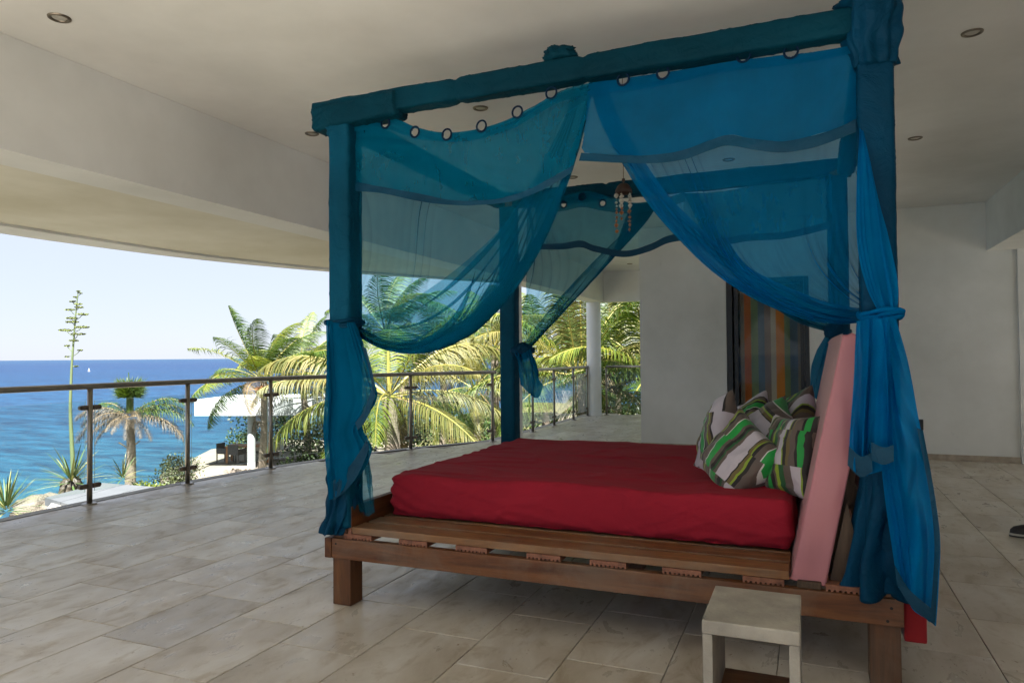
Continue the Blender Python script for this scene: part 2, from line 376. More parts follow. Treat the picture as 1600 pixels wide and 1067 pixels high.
# ------------------------------------------------------------------ building: roof, beams, walls
CZ = 3.1
cl = MB().box(-4.40, 6.4, -1.6, 15.6, CZ, CZ + .35).build('ceiling', M['ceiling']); tag(cl, kind='structure')
bmz = 2.46
b1 = box('roof_beam', -4.40, -4.065, -1.6, 15.25, bmz, CZ - .002, M['ceiling']); tag(b1, 'long cream ceiling beam along the seaward side of the terrace', 'beam')
b2 = box('roof_beam', -4.063, -1.0, 14.93, 15.25, bmz, CZ - .002, M['ceiling']); tag(b2, 'short white beam across the far end of the terrace above the far column', 'beam')
# cream soffit outside the beam, curved with the terrace
SO = [(-6.15, -1.6), (-6.25, -.5), (-6.38, 2.2), (-6.40, 4.0), (-6.40, 4.9), (-6.34, 5.9), (-6.12, 6.9), (-5.80, 7.8), (-5.3, 8.8), (-4.65, 9.9), (-4.42, 10.3)]
so = spline([(x, y, 0) for x, y in SO], 70)  # seaward line
V = []; F = []
for p in so: V += [(p.x, p.y, 2.485), (-4.402, p.y, 2.485), (p.x, p.y, 3.2), (-4.402, p.y, 3.2)]
for i in range(len(so) - 1):
    a = 4 * i; F += [(a, a + 1, a + 5, a + 4), (a + 2, a + 6, a + 7, a + 3)]
s_ = mesh('soffit', V, F, M['soffit'], smooth=False); tag(s_, kind='structure')
V = []; F = []
for i, p in enumerate(so):
    t = (so[min(i + 1, len(so) - 1)] - so[max(i - 1, 0)]).normalized(); nr = Vector((-t.y, t.x, 0)); w = .40 * min(1, max(.25, (10.6 - p.y) / 6)) ; q = p + nr * w
    V += [(p.x, p.y, 2.46), (q.x, q.y, 2.46), (q.x, q.y, 3.35), (p.x, p.y, 3.35)]
for i in range(len(so) - 1):
    a = 4 * i
    for k in range(4): F.append((a + k, a + (k + 1) % 4, a + 4 + (k + 1) % 4, a + 4 + k))
s_ = mesh('roof_rim', V, F, M['ceiling']); tag(s_, 'curved cream roof rim following the seaward edge of the terrace', 'roof edge')
# walls
WY = 10.0
DX0, DX1, DZ1 = -1.02, .02, 2.32
w = empty('rear_wall'); tag(w, 'white rear wall pierced by the sliding door with the striped curtain', 'wall')
box('wall_panel', -2.196, DX0, WY, WY + .25, 0, CZ - .002, M['white'], w)
box('wall_panel', DX1, 6.15, WY, WY + .25, 0, CZ - .002, M['white'], w)
box('wall_panel', DX0, DX1, WY, WY + .25, DZ1, CZ - .002, M['white'], w)
for a, b in ((-2.196, DX0 - .002), (DX1 + .002, 2.28)):
    k = a
    while k < b - .01:
        e = min(b, k + .62); box('skirting_board', k + .001, e - .001, WY - .013, WY - .001, .001, .072, M['skirting'], w); k = e
w2 = box('house_wall', -2.196, -1.95, WY + .252, 15.0, 0, CZ - .002, M['white']); tag(w2, 'white end wall of the house running back towards the far railing', 'wall')
pl_ = box('wall_pier', 2.285, 5.898, WY - .03, WY - .001, 0, 2.515, M['white']); tag(pl_, 'slightly proud white wall pier at the right edge under the dropped beam', 'wall')
b3 = box('roof_beam', 1.985, 2.6, .5, WY - .002, 2.515, CZ - .002, M['white']); tag(b3, 'white dropped ceiling beam in the upper right corner', 'beam')
w3 = box('side_light_screen', 5.9, 6.15, -1.6, 6.6, 0, CZ - .002, M['white']); tag(w3, 'unseen white wall added beyond the right edge to shape the side light', 'wall')  # unseen wall added here; its length sets how much side light enters
w4 = box('back_light_screen', 2.2, 5.89, -1.6, -1.35, 0, CZ - .002, M['white']); tag(w4, 'unseen white wall added behind the viewpoint to cut the rear light', 'wall')  # unseen wall, added to narrow the rear opening and its light
# room behind the door
rm = MB()
rm.box(DX0 - 1, DX1 + 1, WY + 2.6, WY + 2.7, 0, 3); rm.box(DX0 - 1.1, DX0 - 1, WY + .255, WY + 2.7, 0, 3); rm.box(DX1 + 1, DX1 + 1.1, WY + .255, WY + 2.7, 0, 3)
rm.box(DX0 - 1, DX1 + 1, WY + .255, WY + 2.6, 2.9, 3); 
ro = rm.build('room_walls', M['white']); tag(ro, 'white walls of the dark room behind the striped curtain', 'room')
# sliding door
M['door_frame'] = simple('dark_door_frame', (.028, .028, .03), .4, .15, 6, .05)
dr = empty('sliding_door', ((DX0 + DX1) / 2, WY, 0)); tag(dr, 'dark framed sliding glass door in the white rear wall', 'door')
fw = .055
def dbox(nm, x0, x1, y0, y1, z0, z1, m): 
    c = (DX0 + DX1) / 2; return box(nm, x0 - c, x1 - c, y0 - WY, y1 - WY, z0, z1, m, dr)
dbox('jamb', DX0 + .002, DX0 + .075, WY + .03, WY + .2, .002, DZ1 - .002, M['door_frame'])
dbox('jamb', DX1 - .062, DX1 - .002, WY + .03, WY + .2, .002, DZ1 - .002, M['door_frame'])
dbox('frame_head', DX0 + .077, DX1 - .064, WY + .03, WY + .2, DZ1 - .07, DZ1 - .002, M['door_frame'])
dbox('threshold', DX0 + .077, DX1 - .064, WY + .03, WY + .2, .002, .03, M['door_frame'])
dbox('sash_stile', DX0 + .10, DX0 + .15, WY + .06, WY + .10, .034, DZ1 - .075, M['door_frame'])
dbox('sash_stile', DX1 - .11, DX1 - .066, WY + .06, WY + .10, .034, DZ1 - .075, M['door_frame'])
dbox('pane', DX0 + .152, DX1 - .112, WY + .075, WY + .083, .034, DZ1 - .075, M['door_glass'])
# striped curtain inside the door
SP = [(1157, (.20, .17, .14)), (1163, (.33, .28, .23)), (1163.5, (.46, .13, .03)), (1174, (.16, .22, .12)), (1185, (.10, .15, .20)), (1195, (.21, .16, .14)), (1205, (.42, .38, .31)), (1213, (.55, .20, .04)), (1226, (.16, .22, .12)), (1235, (.10, .15, .20)), (1247, (.2, .17, .15))]
xs = [at(u, 560, WY + .16).x for u, c in SP] + [at(1255, 560, WY + .16).x]
cu = empty('striped_curtain', (0, 0, 0)); tag(cu, 'indoor curtain of orange, green, blue and beige vertical stripes behind the door glass', 'curtain')
allx = [(xs[i], xs[i + 1], SP[i][1]) for i in range(len(SP))]
for i, (a, b, c) in enumerate(allx):
    if b - a < .004: continue
    V = []; F = []; nn = 6
    for j in range(nn + 1):
        x = a + (b - a) * j / nn; y = WY + .16 + .010 * sin(x * 30)
        V += [(x, y, .03), (x, y, DZ1 - .09)]
    for j in range(nn): F.append((2 * j, 2 * j + 2, 2 * j + 3, 2 * j + 1))
    key = 'stripe_%.2f_%.2f' % (c[0], c[1])
    if key not in M: M[key] = mat_fabric('curtain_stripe_dye', c, .08, 5, .1, .85, .1)
    mesh('stripe', V, F, M[key], cu, True)
# far columns
def column(u, y, r, label, x=None):
    x = x if x is not None else at(u, 560, y).x
    o = MB().lathe((x, y, 0), [(r, .002), (r, bmz - .002)], 40).build('column', M['column'], None, True)
    tag(o, label, 'column', 'round white columns under the terrace beam')
column(801.5, 10.07, .140, 'round white column directly behind the far left bed post')
column(928, 15.02, .155, 'round white column at the far corner of the terrace between two railings')
# down lights
m, nt, o = mat('downlight_lens'); prin(nt, o, (.45, .43, .38), .3, metal=.2); M['lens'] = m
M['nickel'] = simple('nickel_ring', (.22, .19, .15), .4, .1, 9, .05, .9)
LT = [(-3.61, 2.51, 'at upper left above the open edge'), (-3.65, 4.625, 'just left of the canopy corner'), (-2.165, 4.64, 'seen above the sagging curtain top'), (-2.165, 6.82, 'seen between the two parted curtains'), (.88, 4.66, 'right of the canopy, larger of the two'), (.856, 6.77, 'right of the canopy, smaller of the two'), (-3.206, 13.75, 'at the far end near the far column'), (-.65, 6.8, 'seen faintly through the right voile curtain')]
for x, y, pos in LT:
    t = empty('downlight', (x, y, CZ)); tag(t, 'round recessed ceiling downlight ' + pos, 'downlight', 'recessed ceiling downlights')
    MB().lathe((0, 0, 0), [(.036, .0), (.036, -.004), (.046, -.010), (.054, -.007), (.056, -.0005)], 28).build('trim_ring', M['nickel'], t, True)
    MB().lathe((0, 0, 0), [(.0001, -.003), (.02, -.0035), (.034, -.0025)], 24).build('lens', M['lens'], t, True)
# small wall things
box_ = at(1439, 663, WY)
sk = MB().box(box_.x - .03, box_.x + .02, WY - .055, WY - .001, box_.z - .065, box_.z + .065, bev=.006).build('wall_socket', M['door_frame']); tag(sk, 'small black socket box on the white wall beside the long curtain tail', 'socket')
# shoe at right edge
sh = empty('shoe', (1.43, 6.03, 0)); tag(sh, 'dark shoe with a pale sole line on the floor at the right edge', 'shoe')
def shoe_part(nm, zz, w_, m, prof):
    V = []; F = []; NN = 24
    for (s, z) in prof:
        for j in range(NN):
            a = 2 * pi * j / NN; x = cos(a) * .135; yy = sin(a) * (.048 + .008 * cos(a) * -1)
            V.append((x * s, yy * s * w_, z + (0.035 * max(0, cos(a)) if zz else 0) * (1 if s < .95 else 0)))
    for i in range(len(prof) - 1):
        for j in range(NN): F.append((i * NN + j, i * NN + (j + 1) % NN, (i + 1) * NN + (j + 1) % NN, (i + 1) * NN + j))
    F.append(tuple((len(prof) - 1) * NN + j for j in range(NN))); mesh(nm, V, F, m, sh, True)
m, nt, o = mat('shoe_dark'); prin(nt, o, (.02, .02, .022), .6); M['shoe'] = m
m, nt, o = mat('shoe_sole'); prin(nt, o, (.5, .48, .42), .6); M['sole'] = m
shoe_part('outsole', 0, 1, M['shoe'], [(1, 0.001), (1.01, .012)])
shoe_part('sole_line', 0, 1, M['sole'], [(1.005, .0125), (1.0, .026)])
shoe_part('upper', 1, 1, M['shoe'], [(.98, .0265), (.95, .05), (.8, .07), (.45, .085)])

# ------------------------------------------------------------------ railing
RZ = 1.06
P1 = [(-5.8, .05), (-5.92, 1.15), (-5.98, 2.25), (-6.0, 3.36), (-5.997, 4.473), (-5.985, 5.558), (-5.874, 6.673), (-5.60, 7.73), (-5.197, 8.739), (-4.478, 9.961)]
P2 = [(-4.40, 10.45), (-4.40, 11.47), (-4.41, 12.62), (-4.42, 13.84), (-4.43, 14.86)]
P3 = [(-4.08, 15.15), (-2.9, 15.15), (-1.7, 15.15)]
def railing(P, label, curved):
    o3 = Vector((P[0][0], P[0][1], 0)); root = empty('glass_railing', o3); tag(root, label, 'railing')
    pts = [Vector((x, y, 0)) - o3 for x, y in P]
    path = spline([p + Vector((0, 0, RZ)) for p in pts], 12 * len(pts)) if curved else [p + Vector((0, 0, RZ)) for p in pts]
    ext = (path[-1] - path[-2]).normalized() * .06; path = path + [path[-1] + ext]
    MB().tube(path, .0265, 16).build('handrail', M['steel'], root, True)
    fine = spline(pts, 12 * len(pts)) if curved else None
    for i, p in enumerate(pts):
        po = MB().tube([p + Vector((0, 0, .002)), p + Vector((0, 0, RZ - .026))], .0235, 16).build('post', M['steel'], root, True)
        MB().lathe(tuple(p), [(.062, .001), (.062, .010), (.05, .014), (.024, .015)], 24).build('base_flange', M['steel'], po, True)
        for z in (.165, .87):
            for q, sgn in ((pts[i - 1] if i else None, 1), (pts[i + 1] if i < len(pts) - 1 else None, 1)):
                if q is None: continue
                d = (q - p).normalized(); a = p + Vector((0, 0, z)) + d * .0245; b = p + Vector((0, 0, z)) + d * .085
                nrm = Vector((-d.y, d.x, 0)); up = Vector((0, 0, 1)); V = []; F = []
                NN = 14
                for dd in (-.014, .014):
                    for j in range(NN):
                        an = -pi / 2 + pi * j / (NN - 1); V.append(b + nrm * dd + d * cos(an) * .021 + up * sin(an) * .021)
                    V.append(a + nrm * dd + up * .021); V.append(a + nrm * dd - up * .021)
                K = NN + 2
                F = [tuple(range(K)), tuple(range(2 * K - 1, K - 1, -1))] + [(j, K + j, K + (j + 1) % K, (j + 1) % K) for j in range(K)]
                mesh('clamp', V, F, M['clamp'], po)
    for a, b in zip(pts, pts[1:]):
        d = (b - a).normalized(); nrm = Vector((-d.y, d.x, 0)) * .005; a2 = a + d * .045; b2 = b - d * .045
        V = [a2 + nrm, b2 + nrm, b2 - nrm, a2 - nrm]; V = [(v.x, v.y, .115) for v in V] + [(v.x, v.y, .93) for v in V]
        mesh('glass_pane', V, [(0, 1, 5, 4), (1, 2, 6, 5), (2, 3, 7, 6), (3, 0, 4, 7), (4, 5, 6, 7), (3, 2, 1, 0)], [M['glass'], M['glass_edge']], root, mi=[0, 1, 0, 1, 1, 1])
railing(P1, 'curved glass and steel railing along the seaward edge before the first column', True)
railing(P2, 'straight glass and steel railing between the two white columns', False)
railing(P3, 'short glass and steel railing across the far end, right of the far column', False)

# ------------------------------------------------------------------ the bed
bed = empty('canopy_bed', (-1.02, 4.3, 0)); tag(bed, 'wooden four poster canopy bed with posts and beams wrapped in teal fabric', 'bed')
BO = Vector((-1.02, 4.3, 0))
def bb(nm, x0, x1, y0, y1, z0, z1, m, par=None, bev=.004):
    o = MB().box(x0 - BO.x, x1 - BO.x, y0 - BO.y, y1 - BO.y, z0, z1, bev=bev).build(nm, m, par or bed)
    return o
X0, X1, Y0, Y1 = -2.368, .324, 3.11, 5.66
ra, rb = .248, .352
bb('side_rail', X0 + .034, X1, Y0, Y0 + .045, ra, rb, M['wood_rail'])
bb('side_rail', X0 + .034, X1, Y1 - .045, Y1, ra, rb, M['wood_rail'])
bb('end_rail', X0 - .008, X0 + .033, Y0 - .004, Y1, ra, rb, M['wood_rail_y'])
bb('end_rail', X1 - .045, X1 - .001, Y0 + .046, Y1 - .046, ra, rb, M['wood_rail_y'])
bb('middle_beam', X0 + .04, X1 - .05, 4.3, 4.36, ra, rb - .001, M['wood_rail'])
for x in (-2.34, .205):
    for y in (Y0 + .02, Y1 - .13):
        bb('leg', x, x + .11, y, y + .11, .001, ra - .001, M['wood_leg'])
bb('leg', -1.05, -.94, 4.28, 4.38, .001, ra - .001, M['wood_leg'])
# screw holes
for (u, v) in ((525, 849), (1393, 950), (1387, 970)):
    p = at(u, v, Y0); MB().lathe((0, 0, 0), [(.0001, .001), (.006, .001)], 10).build('screw', M['hole'], bed).matrix_local = Matrix.Translation((p.x - BO.x, Y0 - .0008 - BO.y, p.z)) @ Matrix.Rotation(radians(90), 4, 'X')
# grooved cross slats
SL = [(-2.262, -2.095), (-1.93, -1.768), (-1.608, -1.440), (-1.235, -1.068), (-.928, -.761), (-.60, -.435), (-.267, -.105), (.05, .216)]
def slat(x0, x1, y0, y1, z0, z1, name='slat', axis='z'):
    V = []; F = []; prof = [(x0, z1), (x0, z0)]
    nn = 8; w = (x1 - x0)
    for j in range(nn):
        c = x0 + w * (j + .7) / (nn + .4); prof += [(c - .0045, z0), (c - .0045, z0 + .008), (c + .0045, z0 + .008), (c + .0045, z0)]
    prof += [(x1, z0), (x1, z1)]
    K = len(prof)
    for y in (y0, y1): V += [(x - BO.x, y - BO.y, z) for x, z in prof]
    F = [tuple(range(K)), tuple(range(2 * K - 1, K - 1, -1))] + [(j, j + K, (j + 1) % K + K, (j + 1) % K) for j in range(K)]
    F[0] = F[0][::-1]; F[1] = F[1][::-1]
    return mesh(name, V, F, M['wood_slat'], bed)
for a, b in SL: slat(a, b, Y0 + .012, Y1 - .03, rb + .001, rb + .027)
zb0 = rb + .028
bb('board', -2.215, -.085, 3.125, 3.245, zb0, zb0 + .036, M['wood_board'])
bb('board', -2.215, -.085, 3.275, 3.395, zb0, zb0 + .036, M['wood_board'])
for k in range(12):
    y = 3.43 + k * .15; bb('board', -2.215, -.085, y, y + .12, zb0, zb0 + .034, M['wood_board'])
# footboard: a grooved board standing on edge
V = []; z0f, z1f, xf0, xf1 = rb + .001, .522, -2.255, -2.218
prof = [(xf1, z0f), (xf1, z1f), (xf0, z1f)]
for j in range(7):
    c = z1f - (z1f - z0f) * (j + .7) / 7.4; prof += [(xf0, c + .005), (xf0 + .008, c + .005), (xf0 + .008, c - .005), (xf0, c - .005)]
prof += [(xf0, z0f)]; K = len(prof)
for y in (3.125, Y1 - .15): V += [(x - BO.x, y - BO.y, z) for x, z in prof]
mesh('footboard', V, [tuple(range(K)), tuple(range(2 * K - 1, K - 1, -1))] + [(j, j + K, (j + 1) % K + K, (j + 1) % K) for j in range(K)], [M['wood_rail_y'], M['wood_slat']], bed, mi=[1, 1] + [0] * K)
# short upright end board under the foam wedge, small clay block
bb('wedge_rest', -.055, .035, 3.125, 3.9, rb + .001, rb + .03, M['wood_dark'])
# rear braces holding the foam
def bar(nm, a, b, w, h, m, par=bed):
    a = Vector(a) - BO; b = Vector(b) - BO; t = (b - a).normalized(); s_ = t.cross(Vector((0, 1, 0))).normalized(); q = Vector((0, 1, 0))
    V = []
    for p in (a, b):
        for i, j in ((-1, -1), (1, -1), (1, 1), (-1, 1)): V.append(p + s_ * i * w / 2 + q * j * h / 2)
    return mesh(nm, V, [(0, 1, 2, 3), (7, 6, 5, 4), (0, 4, 5, 1), (1, 5, 6, 2), (2, 6, 7, 3), (3, 7, 4, 0)], m, par)
for y in (3.35, 5.0):
    bar('brace', (.075, y, rb + .03), (.235, y, 1.22), .045, .09, M['wood_dark'])
    bar('brace', (.28, y, rb + .03), (.13, y, .80), .05, .05, M['wood_dark'])
bb('brace_rail', .21, .26, 3.4, 5.0, .64, .72, M['wood_dark'])
V = [(.068, 3.19, rb + .028), (.20, 3.19, rb + .028), (.135, 3.19, .70), (.068, 3.215, rb + .028), (.20, 3.215, rb + .028), (.135, 3.215, .70)]
mesh('brace_panel', [tuple(Vector(v) - BO) for v in V], [(0, 1, 2), (5, 4, 3), (0, 3, 4, 1), (1, 4, 5, 2), (2, 5, 3, 0)], M['wood_dark'], bed)

# fabric wrapped posts and beams
def skirt(nm, c0, c1_, r0, r1, z0, z1, m, par, seed, K=72, J=44, folds=9, fa=.16):
    """gathered cloth around a post, from z0 (top) to z1 (bottom), leaning from c0 to c1_"""
    V = []; F = []
    for i in range(J + 1):
        t = i / J; z = z0 + (z1 - z0) * t; cx = c0[0] + (c1_[0] - c0[0]) * t ** 1.6; cy_ = c0[1] + (c1_[1] - c0[1]) * t ** 1.6
        r = r0 + (r1 - r0) * t ** 1.8
        for j in range(K):
            a = 2 * pi * j / K
            f = fa * (.4 + t) * sin(folds * a + 3 * noise.noise(Vector((cos(a), sin(a), t * 2 + seed))) + t * 2) + .35 * noise.noise(Vector((cos(a) * 1.5, sin(a) * 1.5, t * 3.5 + seed)))
            V.append((cx + cos(a) * r * (1 + f), cy_ + sin(a) * r * (1 + f), z + .02 * noise.noise(Vector((cos(a) * 2, sin(a) * 2, seed))) * t))
    for i in range(J):
        for j in range(K): F.append((i * K + j, i * K + (j + 1) % K, (i + 1) * K + (j + 1) % K, (i + 1) * K + j))
    F.append(tuple(J * K + j for j in range(K)))
    return mesh(nm, V, F, m, par, True)
def wrap(nm, a, b, hw, hh, m, par, seed=0, rings=None, amp=.008, pins=(), bulge=None, side=Vector((0, 1, 0)), K=56, twist=5):
    a = Vector(a); b = Vector(b); Lh = (b - a).length; t = (b - a) / Lh; u = side - t * side.dot(t); u.normalize(); w_ = t.cross(u)
    n_ = rings or int(Lh / .012); V = []; F = []
    for i in range(n_ + 1):
        s = Lh * i / n_; c = a + t * s
        pin = 1 - sum(.16 * exp(-((s - p) / .018) ** 2) for p in pins)
        for j in range(K):
            an = 2 * pi * j / K; cs, sn = cos(an), sin(an); ex = 7.0
            rr = 1 / ((abs(cs) ** ex + abs(sn) ** ex) ** (1 / ex))
            x, y = cs * rr * hw * pin, sn * rr * hh * pin  # rounded box section
            q = (s * 4 + seed * 7.3, cs * 1.2 + s * twist * .5, sn * 1.2 + seed)
            d = noise.noise(Vector(q)) * amp * .8
            fold = noise.noise(Vector((s * 2.2 + seed, an * .6 + s * twist, seed * 3.1)) * 2.2); d += amp * (1 - min(1, abs(fold) * 9)) * .55
            nd = Vector((x, y, 0)); l = nd.length; k = 1 + d / l
            off = bulge(s, an) if bulge else Vector((0, 0, 0))
            V.append(c + u * x * k + w_ * y * k + off - (BO if par else Vector((0, 0, 0))))
    for i in range(n_):
        for j in range(K): F.append((i * K + j, i * K + (j + 1) % K, (i + 1) * K + (j + 1) % K, (i + 1) * K + j))
    F.append(tuple(range(K))[::-1]); F.append(tuple(n_ * K + j for j in range(K)))
    o = mesh(nm, V, F, m, bed if par else None, True)
    if par and par is not bed: o.parent = par; 
    return o
PX = {'nl': (-2.285, 3.175), 'nr': (.262, 3.175), 'fl': (-2.31, 5.5), 'fr': (.205, 5.5)}
TB = 2.61
for k_, (x, y) in PX.items():
    po = bb('post', x - .05, x + .05, y - .05, y + .05, rb + .001, 2.60, M['wood_leg'])
    o = wrap('fabric_wrap', (x, y, rb + (.06 if k_ == 'nl' else .02)), (x, y, 2.545), .070 if k_[1] == 'l' else .064, .066, M['wrap'] if k_ != 'nr' else M['wrap_blue'], po, seed=hash(k_[0]) % 5 + len(k_) + (3 if k_[1] == 'r' else 0), twist=3.2, amp=.004)
def bulge_near(s, an):
    k = exp(-((s - .42) / .42) ** 2) * .035 * (1 if s > .03 else 0)
    return Vector((0, 0, -k * max(0, -0.2 + abs(sin(an)) if True else 0))) if False else Vector((0, 0, 0))
be = wrap('canopy_beam', (-2.455, 3.16, TB + .016), (.34, 3.16, TB + .020), .050, .056, M['wrap_shaded'], bed, 11, amp=.006, pins=(.86, 1.52), twist=2.6)
wrap('canopy_beam', (-2.36, 5.51, TB), (.30, 5.51, TB), .058, .062, M['wrap_shaded'], bed, 12, amp=.008, pins=(.9,), twist=1.4)
wrap('canopy_beam', (-2.375, 3.24, TB), (-2.375, 5.45, TB), .056, .062, M['wrap_shaded'], bed, 13, amp=.008, side=Vector((1, 0, 0)), twist=1.4)
wrap('canopy_beam', (.265, 3.24, TB), (.265, 5.45, TB), .056, .062, M['wrap_shaded'], bed, 14, amp=.008, side=Vector((1, 0, 0)), twist=1.4)
# sagging sleeve under the left end of the near beam
wrap('fabric_wrap', (-2.44, 3.160, TB - .028), (-1.93, 3.160, TB - .006), .070, .062, M['wrap_shaded'], be, 15, amp=.014, twist=2.5)
# lumps of gathered cloth
def lump(nm, c, rad, m, par, seed, amp=.3, K=48, J=26, fl=(1, 1, 1)):
    V = []; F = []; c = Vector(c) - (BO if par in (bed, be) else Vector((0, 0, 0)))
    for i in range(J + 1):
        th = pi * i / J
        for j in range(K):
            ph = 2 * pi * j / K; d = Vector((sin(th) * cos(ph), sin(th) * sin(ph), cos(th)))
            f = noise.noise(Vector((d.x * 1.6 + seed, d.y * 1.6, d.z * 1.2))) * amp
            g = noise.noise(Vector((ph * 3.0 + d.z * 1.5 + seed, d.z * .8, seed)) * 1.4); f += amp * .45 * (1 - min(1, abs(g) * 4))
            V.append(c + Vector((d.x * rad[0], d.y * rad[1], d.z * rad[2])) * (1 + f))
    for i in range(J):
        for j in range(K): F.append((i * K + j, i * K + (j + 1) % K, (i + 1) * K + (j + 1) % K, (i + 1) * K + j))
    return mesh(nm, V, F, m, par, True)
p = at(874, 84, 3.16); lump('knot', p + Vector((0, 0, -.005)), (.085, .045, .035), M['wrap_shaded'], be, 3, .5)
skirt('corner_bunch', (.262 - BO.x, 3.165 - BO.y), (.258 - BO.x, 3.16 - BO.y), .118, .078, 2.745, 2.44, M['wrap_blue'], be, 5, folds=11, fa=.07)
lump('corner_bunch', (.250, 3.15, 2.72), (.115, .09, .04), M['wrap_blue'], be, 8, .3)
lump('corner_bunch', (-2.31, 3.17, 2.53), (.078, .068, .05), M['wrap'], be, 9, .25)

# ------------------------------------------------------------------ curtains
def coons(T, B, Lc, Rc, ns, nt_):
    T = spline(T, ns + 1); B = spline(B, ns + 1); Lc = spline(Lc, nt_ + 1); Rc = spline(Rc, nt_ + 1)
    def ev(C, f):
        f = max(0, min(1, f)) * (len(C) - 1); i = min(int(f), len(C) - 2); return C[i].lerp(C[i + 1], f - i)
    P00, P10, P01, P11 = T[0], T[-1], B[0], B[-1]
    def S(s, t):
        return ev(Lc, t) * (1 - s) + ev(Rc, t) * s + ev(T, s) * (1 - t) + ev(B, s) * t - (P00 * (1 - s) * (1 - t) + P10 * s * (1 - t) + P01 * (1 - s) * t + P11 * s * t)
    return S
def px(P, Y): return [at(u, v, Y) for u, v in P]
def sheet(nm, T, B, Lc, Rc, Y, m, par, ns=150, nt_=90, folds=6, over=lambda s, t: 0, amp=lambda s, t: .01, dens=lambda s, t: s, holes=(), t_rng=(0, 1), seed=0, yo=lambda s, t: 0, org=Vector((0, 0, 0))):
    S = coons(px(T, Y), px(B, Y), px(Lc, Y), px(Rc, Y), 120, 120)
    V = []; F = []; ht = []
    for c, r in holes: ht.append((at(c[0], c[1], Y), r))
    for j in range(nt_ + 1):
        t = t_rng[0] + (t_rng[1] - t_rng[0]) * j / nt_
        for i in range(ns + 1):
            s = i / ns
            ph = 2 * pi * folds * (s + .55 * noise.noise(Vector((s * 2.2 + seed, t * .8, seed)))) + seed
            irr = .25 + 2.1 * max(0, noise.noise(Vector((s * folds * .55 + seed, t * 1.1 + 5, seed))) + .12)
            k = over(s, t) / (2 * pi * folds) * irr
            se = dens(s, t) + k * sin(ph); se = -se * .5 if se < 0 else (1 - (se - 1) * .6 if se > 1 else se)
            se = max(0, min(1, se))
            p = S(se, t)
            y = cos(ph) * amp(s, t) * irr + .010 * noise.noise(Vector((p.x * 3.1, p.z * 2.2, 3))) + yo(s, t)
            V.append((p.x - org.x, p.y + y - org.y, p.z - org.z))
    W = ns + 1
    for j in range(nt_):
        for i in range(ns):
            f = (j * W + i, j * W + i + 1, (j + 1) * W + i + 1, (j + 1) * W + i)
            if ht:
                c = Vector((sum(V[q][0] for q in f) / 4 + org.x, 0, sum(V[q][2] for q in f) / 4 + org.z))
                if any((c.x - h.x) ** 2 + (c.z - h.z) ** 2 < r * r for h, r in ht): continue
            F.append(f)
    return mesh(nm, V, F, m, par, True)
def sstep(a, b, x):
    x = max(0, min(1, (x - a) / (b - a))); return x * x * (3 - 2 * x)
def strip(nm, P, Q, Y, m, par, n_=80, yoff=-.006, wob=.004, seed=0):
    A = spline(px(P, Y), n_ + 1); B = spline(px(Q, Y), n_ + 1); V = []; F = []
    for i in range(n_ + 1):
        for k in range(4):
            q = A[i].lerp(B[i], k / 3); V.append((q.x, q.y + yoff + wob * noise.noise(Vector((q.x * 11, k * .5, seed))) * 2, q.z))
    for i in range(n_):
        for k in range(3): F.append((4 * i + k, 4 * i + 4 + k, 4 * i + 5 + k, 4 * i + 1 + k))
    return mesh(nm, V, F, m, par, True)
def tie(nm, x, y, z, m, par, r=.082, seed=0):
    b = MB()
    for k in range(3):
        P = []
        for j in range(25):
            a = 2 * pi * j / 24; sq = 1 / ((abs(cos(a)) ** 4 + abs(sin(a)) ** 4) ** .25); P.append((x + cos(a) * r * sq * (.93 + .015 * k), y + sin(a) * r * sq * .95, z + (k - 1) * .011 + .010 * sin(a * 2 + k + seed)))
        b.tube(P, [.009 + .002 * sin(q * 1.7 + k) for q in range(25)], 8, cap=False)
    return b.build(nm, m, par, True)
def grommet(u, v, Y, par, yo=-.006):
    p = at(u, v, Y); MB().torus((p.x, p.y + yo, p.z), .0275, .0048, (0.15, 1, 0), 24, 8).build('grommet', M['grommet'], par, True)

YN = 3.20; HR = .0225
# near left
c1 = empty('bed_curtain'); tag(c1, 'teal voile curtain at the near left post with its grommet top sagging below the beam', 'curtain', 'curtains of the canopy bed')
T = [(549, 196), (575, 186), (602, 182), (625, 186), (650, 196), (690, 203), (735, 199), (790, 182), (835, 158), (880, 132), (928, 118)]
Lc = [(549, 196), (551, 300), (550, 400), (549, 470), (547, 500)]
Rc = [(928, 128), (917, 185), (899, 252), (878, 312), (845, 388), (800, 458), (750, 512), (700, 541), (652, 553), (605, 547), (570, 530), (550, 508)]
B = [(547, 500), (549, 503), (550, 508)]
gl = [(603, 193), (649, 207), (699, 211), (753, 198), (809, 176), (862, 146)]
def ov1(s, t): return 4.2 * max(.10 + .12 * t, sstep(.25, .7, t) * sstep(.30, .75, s), .55 * sstep(.86, .99, s), .6 * sstep(.8, 1, t))
def am1(s, t): return .003 + .020 * max(sstep(.3, .9, t) * sstep(.2, .7, s), sstep(.8, .95, s))
sheet('sheer_panel', T, B, Lc, Rc, YN, M['sheer'], c1, 420, 150, 17, ov1, am1, lambda s, t: s ** (1 + 0 * t) if t < .3 else 1 - (1 - s) ** (1 + .7 * sstep(.3, .85, t)), [(g, HR) for g in gl], seed=1)
Ic = [(898, 140), (880, 190), (850, 250), (818, 306), (775, 362), (722, 412), (672, 450), (632, 472), (598, 484), (572, 490), (550, 496)]
sheet('gathered_border', [Rc[0], Ic[0]], [Rc[-1], Ic[-1]], Rc, Ic, YN + .012, M['sheer'], c1, 200, 150, 9, lambda s, t: 3.2, lambda s, t: .004 + .014 * t, lambda s, t: s ** 1.25, seed=41)
